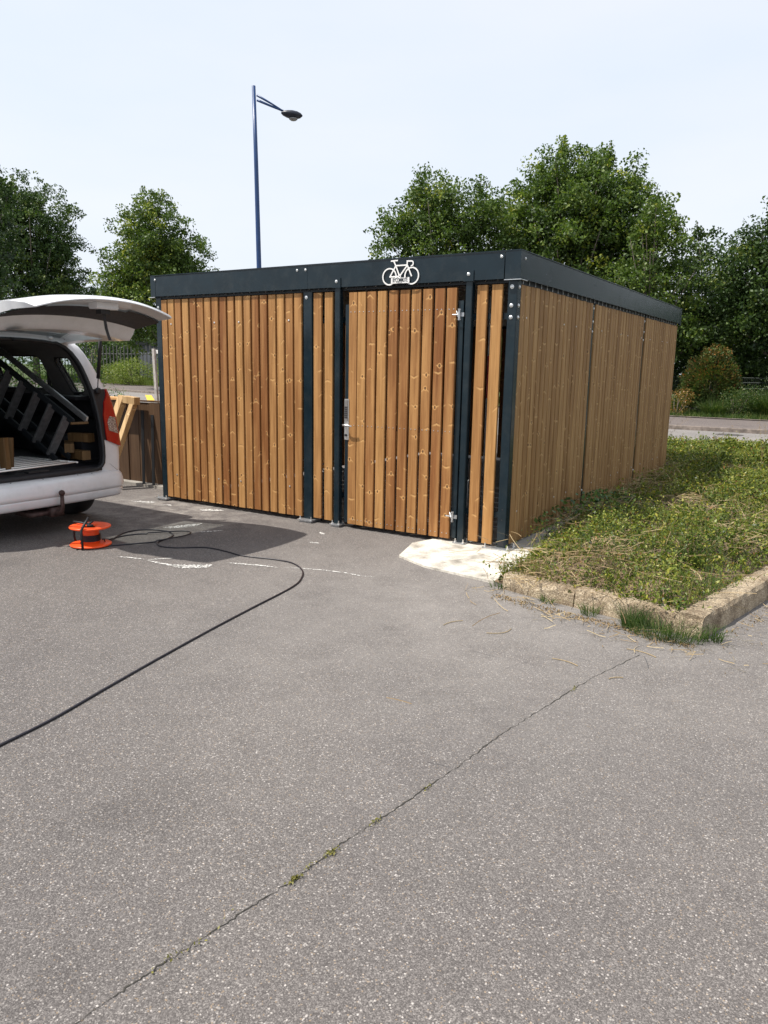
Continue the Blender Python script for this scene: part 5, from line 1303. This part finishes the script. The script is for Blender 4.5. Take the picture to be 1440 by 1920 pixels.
# mesh fence behind the verge
fn = empty('wire_fence', (0, 0, 0), 0, 'low grey wire mesh fence behind the verge across the road', 'fence')
m_ = MB()
for z in (.25, .45, .65, .85, 1.05, 1.25, 1.42): m_.tube([(-9, 24.3, z), (9, 24.3, z)], .005, 4)
x = -9
while x < 9: m_.tube([(x, 24.3, .05), (x, 24.3, 1.42)], .0035, 3); x += .06
m_.build('wire_panel', M['mesh'], fn)
for x in (-6.2, -3.9, -1.95, .05, 2.0, 4.0):
    m_ = MB(); m_.cbox(x-.03, x+.03, 24.26, 24.34, 0, 1.50, .006); m_.build('post', M['mesh'], fn)
shrub('red_tipped_shrub', -2.15, 22.9, [(0, 0, 1.25, .95, .95), (.1, 0, 2.05, .55, .45), (-.5, 0, 1.0, .5, .6), (.6, 0, 1.0, .45, .6)], 8500, .085, 'photinia', 'rounded shrub with red leaf tips behind the verge across the road', tint=(.42, .22), seed=3, toptint=.45)
shrub('russet_shrub', -2.95, 21.6, [(0, 0, .55, .42, .45), (.25, 0, .75, .3, .3)], 4200, .05, 'russet', 'small orange brown shrub at the verge nearest the shelter', tint=(.6, .25), seed=4)
shrub('broom_shrub', -1.1, 21.7, [(0, 0, .55, .6, .55), (.35, 0, .7, .5, .5)], 6500, .045, 'grass', 'grey green twiggy shrub between the red tipped shrub and the pampas grass', tint=(.4, .3), seed=5)
def bigtuft(x, y, n_, h, sp, seed, label):
    r_ = np.random.default_rng(seed); a = r_.random(n_)*6.28; q = sp*.3*np.sqrt(r_.random(n_)); P = np.stack([q*np.cos(a), q*np.sin(a), np.zeros(n_)], 1)
    V, F, T = blades(P, r_.uniform(.5, 1, n_)*h, np.clip(.55+.3*r_.normal(size=n_), 0, 1.2), np.clip(.45+.25*r_.normal(size=n_), 0, 1), .014, seed, .8, a+r_.normal(size=n_)*.5)
    o_ = fast_quads('ornamental_grass', V, F, M['grass'], T); o_.location = (x, y, 0); tag(o_, label, 'ornamental grass', 'ornamental grasses on the verge')
bigtuft(-.05, 21.9, 1500, 1.35, 1.3, 1, 'tallest arching grass clump at the right edge before the wire fence')
bigtuft(-.75, 22.3, 1100, 1.15, 1.2, 2, 'arching grass clump left of the tallest one before the wire fence')
bigtuft(.7, 21.6, 1200, 1.1, 1.2, 3, 'arching grass clump cut by the right edge of the photo')
bigtuft(-1.75, 21.6, 900, .9, 1.0, 4, 'fine dark green grass clump in front of the red tipped shrub')
bigtuft(-3.3, 22.6, 700, 1.15, 1.0, 5, 'grass clump just beside the far corner of the shelter')
# verge grass both sides
r = np.random.default_rng(40); n_ = 26000; x = r.uniform(-8, 7, n_); y = 20.6+(r.random(n_)**1.3)*3.6; P = np.stack([x, y, np.zeros(n_)], 1)
b1 = blades(P, r.uniform(.12, .42, n_)*(.7+.3*vnoise(x, y, 2))+.05, np.clip(np.abs(r.normal(size=n_))*.4, 0, 1), np.clip(.55+.2*vnoise(x*1.5, y*1.5, 5)+.2*r.normal(size=n_), 0, 1), .018, 41)
n_ = 42000; t = r.random(n_); x = -12-t*44; ke = np.interp(-x, [2, 9, 18, 30, 60, 95], [20.5, 21.5, 23.7, 26.4, 33.4, 42]); y = ke+.1+(r.random(n_)**1.3)*5.0; P = np.stack([x, y, np.zeros(n_)], 1)
b2_ = blades(P, r.uniform(.3, .85, n_)*(.8+.4*vnoise(x*.7, y*.7, 8)), np.clip(np.abs(r.normal(size=n_))*.4, 0, 1), np.clip(.62+.2*vnoise(x*1., y*1., 6)+.18*r.normal(size=n_), 0, 1), .035, 42)
V, F, T = b1; tag(fast_quads('verge_grass', V, F, M['grass'], T), 'long dark grass on the verge right of the shelter', 'grass', kind='stuff')
V, F, T = b2_; tag(fast_quads('verge_grass', V, F, M['grass_light'], T), 'long bright grass on the verge left of the shelter', 'grass', kind='stuff')

# ================================================================== TREES
def away(els, k):   # the same crown, farther off and larger
    return [(CAMX+(x-CAMX)*k, CAMY+(y-CAMY)*k, CAMZ+(z-CAMZ)*k, r_*k) for x, y, z, r_ in els]
def tree(name, els, base, trunk_r, label, mat='oak', leaf=.13, dens_=1.0, seed=1, group=None, limbs=9, shoots=14, tint=0., low=0.0, lean=(0, 0)):
    r_ = np.random.default_rng(seed); bx, by = base; o_ = empty(name, (bx, by, 0), 0, label, 'tree', group)
    C_ = []; Rr = []; CT = []
    for (x, y, z, rad) in els:
        n_ = max(6, int(48*rad*rad*dens_)); d = r_.normal(size=(n_, 3)); d /= np.linalg.norm(d, axis=1, keepdims=True); q = r_.uniform(.14, 1.32, n_)**.55
        squ = np.array([1, 1.0, .95]); c = np.array([x-bx, y-by, z])+d*q[:, None]*rad*squ*(1+.12*r_.normal(size=(n_, 1)))
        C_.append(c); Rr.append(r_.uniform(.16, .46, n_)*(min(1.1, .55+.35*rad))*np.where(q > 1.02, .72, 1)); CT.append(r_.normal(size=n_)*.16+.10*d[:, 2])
    top = sorted(els, key=lambda e: -(e[2]+e[3]))[:3]
    for i in range(shoots):       # thin shoots that break the outline
        e = els[r_.integers(len(els))] if i % 2 else top[i % len(top)]
        d = r_.normal(size=3); d[2] = abs(d[2])*1.4+.6; d /= np.linalg.norm(d); s0 = np.array([e[0]-bx, e[1]-by, e[2]])+d*e[3]*.9
        for t in np.linspace(0, 1, 5): C_.append((s0+np.array([d[0]*.35, d[1]*.35, 1])*t*(.35+.35*(i % 3)/2))[None]); Rr.append(np.array([.24-.12*t])); CT.append(np.array([.1]))
    C_ = np.concatenate(C_); Rr = np.concatenate(Rr); CT = np.concatenate(CT); k_ = C_[:, 2] > low+.3; C_, Rr, CT = C_[k_], Rr[k_], CT[k_]
    per = np.maximum(6, (58*(Rr/.34)**2*(.13/leaf)**1.6)).astype(int); idx = np.repeat(np.arange(len(C_)), per)
    d = r_.normal(size=(len(idx), 3)); d /= np.linalg.norm(d, axis=1, keepdims=True); q = r_.random(len(idx))**.45
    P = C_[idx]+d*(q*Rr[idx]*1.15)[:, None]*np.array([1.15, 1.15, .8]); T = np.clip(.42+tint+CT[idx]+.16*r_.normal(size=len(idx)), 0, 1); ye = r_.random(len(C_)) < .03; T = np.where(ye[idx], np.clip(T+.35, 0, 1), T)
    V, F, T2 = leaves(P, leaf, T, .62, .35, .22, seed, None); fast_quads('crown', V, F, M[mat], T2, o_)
    cz = max(e[2] for e in els); m_ = MB(); mx_, my_ = np.mean([e[0] for e in els])-bx, np.mean([e[1] for e in els])-by
    tp = [(0, 0, -.05), (.02*mx_, .02*my_, .5), (.2*mx_, .2*my_, cz*.3), (.6*mx_, .6*my_, cz*.62), (mx_, my_, cz*.98)]
    m_.tube(tp, [trunk_r*1.35, trunk_r, trunk_r*.85, trunk_r*.5, trunk_r*.12], 10)
    m_.build('trunk', M['bark'], o_, True)
    m_ = MB()
    sel = r_.permutation(len(C_))[:limbs*4]
    for j in sel:
        e = C_[j]; t = min(.9, max(.2, (e[2]*.55)/(cz*.98))); s0 = np.array([mx_*t*.7, my_*t*.7, cz*.98*t]); md_ = (s0+e)/2+np.array([0, 0, -.1*np.linalg.norm(e-s0)]); m_.tube([s0, md_, e], [trunk_r*.34, trunk_r*.2, .012], 6)
    m_.build('limbs', M['bark'], o_, True)
    return o_
G_ = 'trees beyond the road'
tree('oak_tree', [(-12.22, 21.48, 6.95, 1.75), (-12.54, 21.3, 7.75, 1.15), (-13.74, 20.61, 5.99, .94), (-11.1, 22.0, 7.15, 1.15), (-13.32, 20.86, 7.09, 1.05), (-11.59, 21.81, 4.3, 2.25), (-13.42, 20.8, 3.44, 1.35), (-13.9, 20.4, 7.0, .6), (-10.4, 22.3, 6.6, 1.2)], (-12.1, 21.6), .20, 'smaller left oak rising behind the bicycle sign of the shelter', seed=1, group=G_, leaf=.12)
tree('oak_tree', [(-8.38, 25.34, 7.9, 2.25), (-8.6, 25.22, 9.0, 1.25), (-10.3, 24.6, 7.4, 1.55), (-7.15, 25.7, 8.4, 1.4), (-6.1, 26.0, 7.3, 1.4), (-8.15, 25.42, 6.38, 3.1), (-9.6, 24.93, 8.5, .85), (-9.66, 24.86, 4.49, 2.4), (-7.0, 25.78, 4.06, 2.4)], (-8.3, 25.4), .28, 'biggest and tallest oak, above the near corner of the shelter', seed=2, group=G_, leaf=.13, shoots=30)
tree('oak_tree', [(-4.47, 23.36, 6.75, .72), (-4.36, 23.38, 5.31, 1.2), (-4.87, 23.26, 3.82, 1.6), (-3.75, 23.52, 3.25, 1.2), (-4.9, 23.2, 6.2, .6)], (-4.5, 23.4), .14, 'slim oak above the far corner of the shelter', seed=3, group=G_, leaf=.12)
tree('oak_tree', [(-3.8, 27.59, 5.98, 1.05), (-3.37, 27.66, 4.52, 1.5), (-3.92, 27.56, 2.84, 1.5), (-2.0, 27.83, 2.84, 1.7), (-2.7, 27.7, 1.5, 1.4)], (-3.4, 27.6), .16, 'lower dark tree behind the red tipped shrub', 'oak_dark', seed=4, group=G_, leaf=.13)
tree('oak_tree', [(-1.19, 24.6, 5.6, 1.3), (-.1, 24.7, 6.1, 1.5), (-1.45, 24.6, 4.5, 1.3), (-0.4, 24.7, 3.3, 1.7), (-0.2, 24.7, 4.9, 2.0), (1.6, 25, 5.3, 2.0), (1.4, 25, 3.0, 2.0)], (.2, 25.2), .2, 'dark broad tree cut by the right edge of the photo', 'oak_dark', seed=5, group=G_, leaf=.12)
tree('oak_tree', away([(-41.2, 22.9, 9.35, 2.9), (-41.9, 22.2, 10.7, 1.9), (-40.3, 23.6, 8.6, 1.7), (-40.2, 24.0, 6.6, 1.6), (-41.6, 22.3, 6.4, 2.8), (-40.9, 23.1, 4.6, 2.3), (-43.6, 21.5, 8.2, 2.6), (-39.6, 24.6, 5.0, 2.0)], 1.22), (-52.0, 29.9), .26, 'tall loose tree above the van roof at the left', 'oak_dark', seed=6, group=G_, leaf=.17, dens_=.75, shoots=8)
tree('oak_tree', [(-32.55, 25.0, 8.5, 2.0), (-32.53, 25.05, 10.14, 1.0), (-33.4, 24.2, 6.7, 1.75), (-31.74, 25.95, 6.96, 1.9), (-31.1, 26.6, 6.0, .9), (-32.73, 24.81, 5.15, 2.6), (-34.0, 23.7, 5.0, 1.5), (-31.61, 26.09, 4.34, 1.8)], (-33.6, 27.6), .20, 'rounded oak between the van and the lamp pole', seed=7, group=G_, leaf=.15, dens_=1.25, tint=.05, shoots=8)
tree('dark_tree', [(-18.4, 6.5, 5.5, .75), (-18.5, 6.4, 4.6, .9), (-18.6, 6.2, 3.7, .95), (-18.2, 6.68, 6.15, .40)], (-19.3, 6.0), .10, 'narrow dark tree cut by the left edge of the photo', 'oak_dark', seed=8, group=G_, leaf=.11, tint=-.12, dens_=1.4)
# far mass of wood
r = np.random.default_rng(60); P = []; T = []
def mass(x0, x1, yf, h0, h1, n_, depth, seed):
    r_ = np.random.default_rng(seed); x = r_.uniform(x0, x1, n_); hh = h0+(h1-h0)*(.5+.5*vnoise(x*.35, x*0, seed)); z = r_.random(n_)**.8*hh; y = yf(x)+r_.random(n_)*depth-.3*z
    c = np.stack([x, y, z+.3], 1); idx = np.repeat(np.arange(n_), 26); d = r_.normal(size=(len(idx), 3))*.42; return c[idx]+d, np.clip(.38+.18*r_.normal(size=n_)[idx]+.15*r_.normal(size=len(idx)), 0, 1)
for a in ((-16, 8, lambda x: 30+0*x, 3.2, 5.0, 1500, 4, 1), (-75, -26, lambda x: 36+(-x-26)*.28, 2.6, 5.0, 2300, 5, 2), (-26, -12, lambda x: 33+0*x, 2.5, 4.0, 700, 3, 3), (8, 58, lambda x: 31+0*x, 6.5, 9.0, 1900, 4, 4)):  # last strip lies out of view, added so the side fascia reflects dark trees
    p, t = mass(*a); P.append(p); T.append(t)
P = np.concatenate(P); T = np.concatenate(T); P[:, 2] = np.abs(P[:, 2])
V, F, T2 = leaves(P, .24, T, .62, .3, .2, 61); tag(fast_quads('distant_wood', V, F, M['oak_dark'], T2), 'dark mass of trees and hedge far behind the road', 'wood', kind='stuff')

# ================================================================== BACKGROUND LEFT
pf = empty('picket_fence', (0, 0, 0), 0, 'dark fence of tall grey pickets beyond the left verge', 'fence')
A_, B_ = Vector((-50.5, 30.6, 0)), Vector((-35.3, 29.0, 0)); n_ = 36
m_ = MB()
for k_ in range(n_):
    p = A_+(B_-A_)*(k_/(n_-1)); m_.box(p.x-.035, p.x+.035, p.y-.02, p.y+.02, .05, 2.75+.06*math.sin(k_*2.1))
m_.build('pickets', M['picket'], pf)
m_ = MB(); m_.tube([A_+Vector((0, .06, .5)), B_+Vector((0, .06, .5))], .03, 4); m_.tube([A_+Vector((0, .06, 2.2)), B_+Vector((0, .06, 2.2))], .03, 4); each(m_, 'rail', M['picket'], pf)
gb = empty('grey_building', (-40.0, 38.5, 0), R(8), 'low dark grey building behind the trees at the left', 'building')
m_ = MB(); m_.box(-9, 6, 0, 8, 0, 3.1); m_.build('wall', M['greywall'], gb)
m_ = MB(); m_.box(-9.2, 6.2, -.2, 8.2, 3.1, 3.35); m_.build('roof', M['steel_dark'], gb)
m_ = MB(); m_.box(-4, -2.4, -.03, -.002, 1.2, 2.2); m_.build('window', M['glass_tint'], gb)
m_ = MB(); m_.cbox(-33.05, -32.75, 27.7, 27.95, 0, 2.4, .02); tag(m_.build('gate_pillar', M['timber_grey'], None), 'pale grey gate pillar on the left verge behind the grass', 'pillar')
shrub('verge_shrub', -35.0, 27.6, [(0, 0, 1.1, .9, .8), (.9, 0, .9, .7, .6)], 2600, .09, 'grass_light', 'round bright green shrub left of the grey gate pillar', tint=(.6, .2), seed=20)
shrub('verge_shrub', -39.3, 28.6, [(0, 0, 1.0, 1.4, .9), (-1.6, -.2, .9, 1.0, .7)], 2300, .10, 'grass_light', 'wide light green shrub below the picket fence', tint=(.62, .2), seed=21)
shrub('verge_shrub', -31.6, 27.0, [(0, 0, .9, .7, .7)], 2400, .09, 'grass_light', 'small green shrub right of the grey gate pillar', tint=(.5, .2), seed=22)
shrub('flowering_shrub', -8.66, 3.0, [(0, 0, .80, .20, .30), (-.12, -.05, .9, .15, .25)], 6200, .03, 'bramble', 'leafy bush with pale flowers behind the low brown wall', tint=(.7, .3), seed=23)
shrub('tall_weed', -10.65, 4.0, [(0, 0, 1.0, .22, .8), (.02, 0, 1.70, .10, .35)], 4200, .06, 'grass', 'tall green weed rising behind the rear pillar of the van', tint=(.55, .2), seed=24)
shrub('hedge_bush', -13.6, 4.6, [(0, 0, 1.0, .9, 1.0), (.9, .2, 1.3, .5, .9), (-1.4, 0, 1.1, 1.0, 1.1)], 2000, .07, 'grass', 'green bush seen through the side windows of the van', tint=(.45, .2), seed=25)
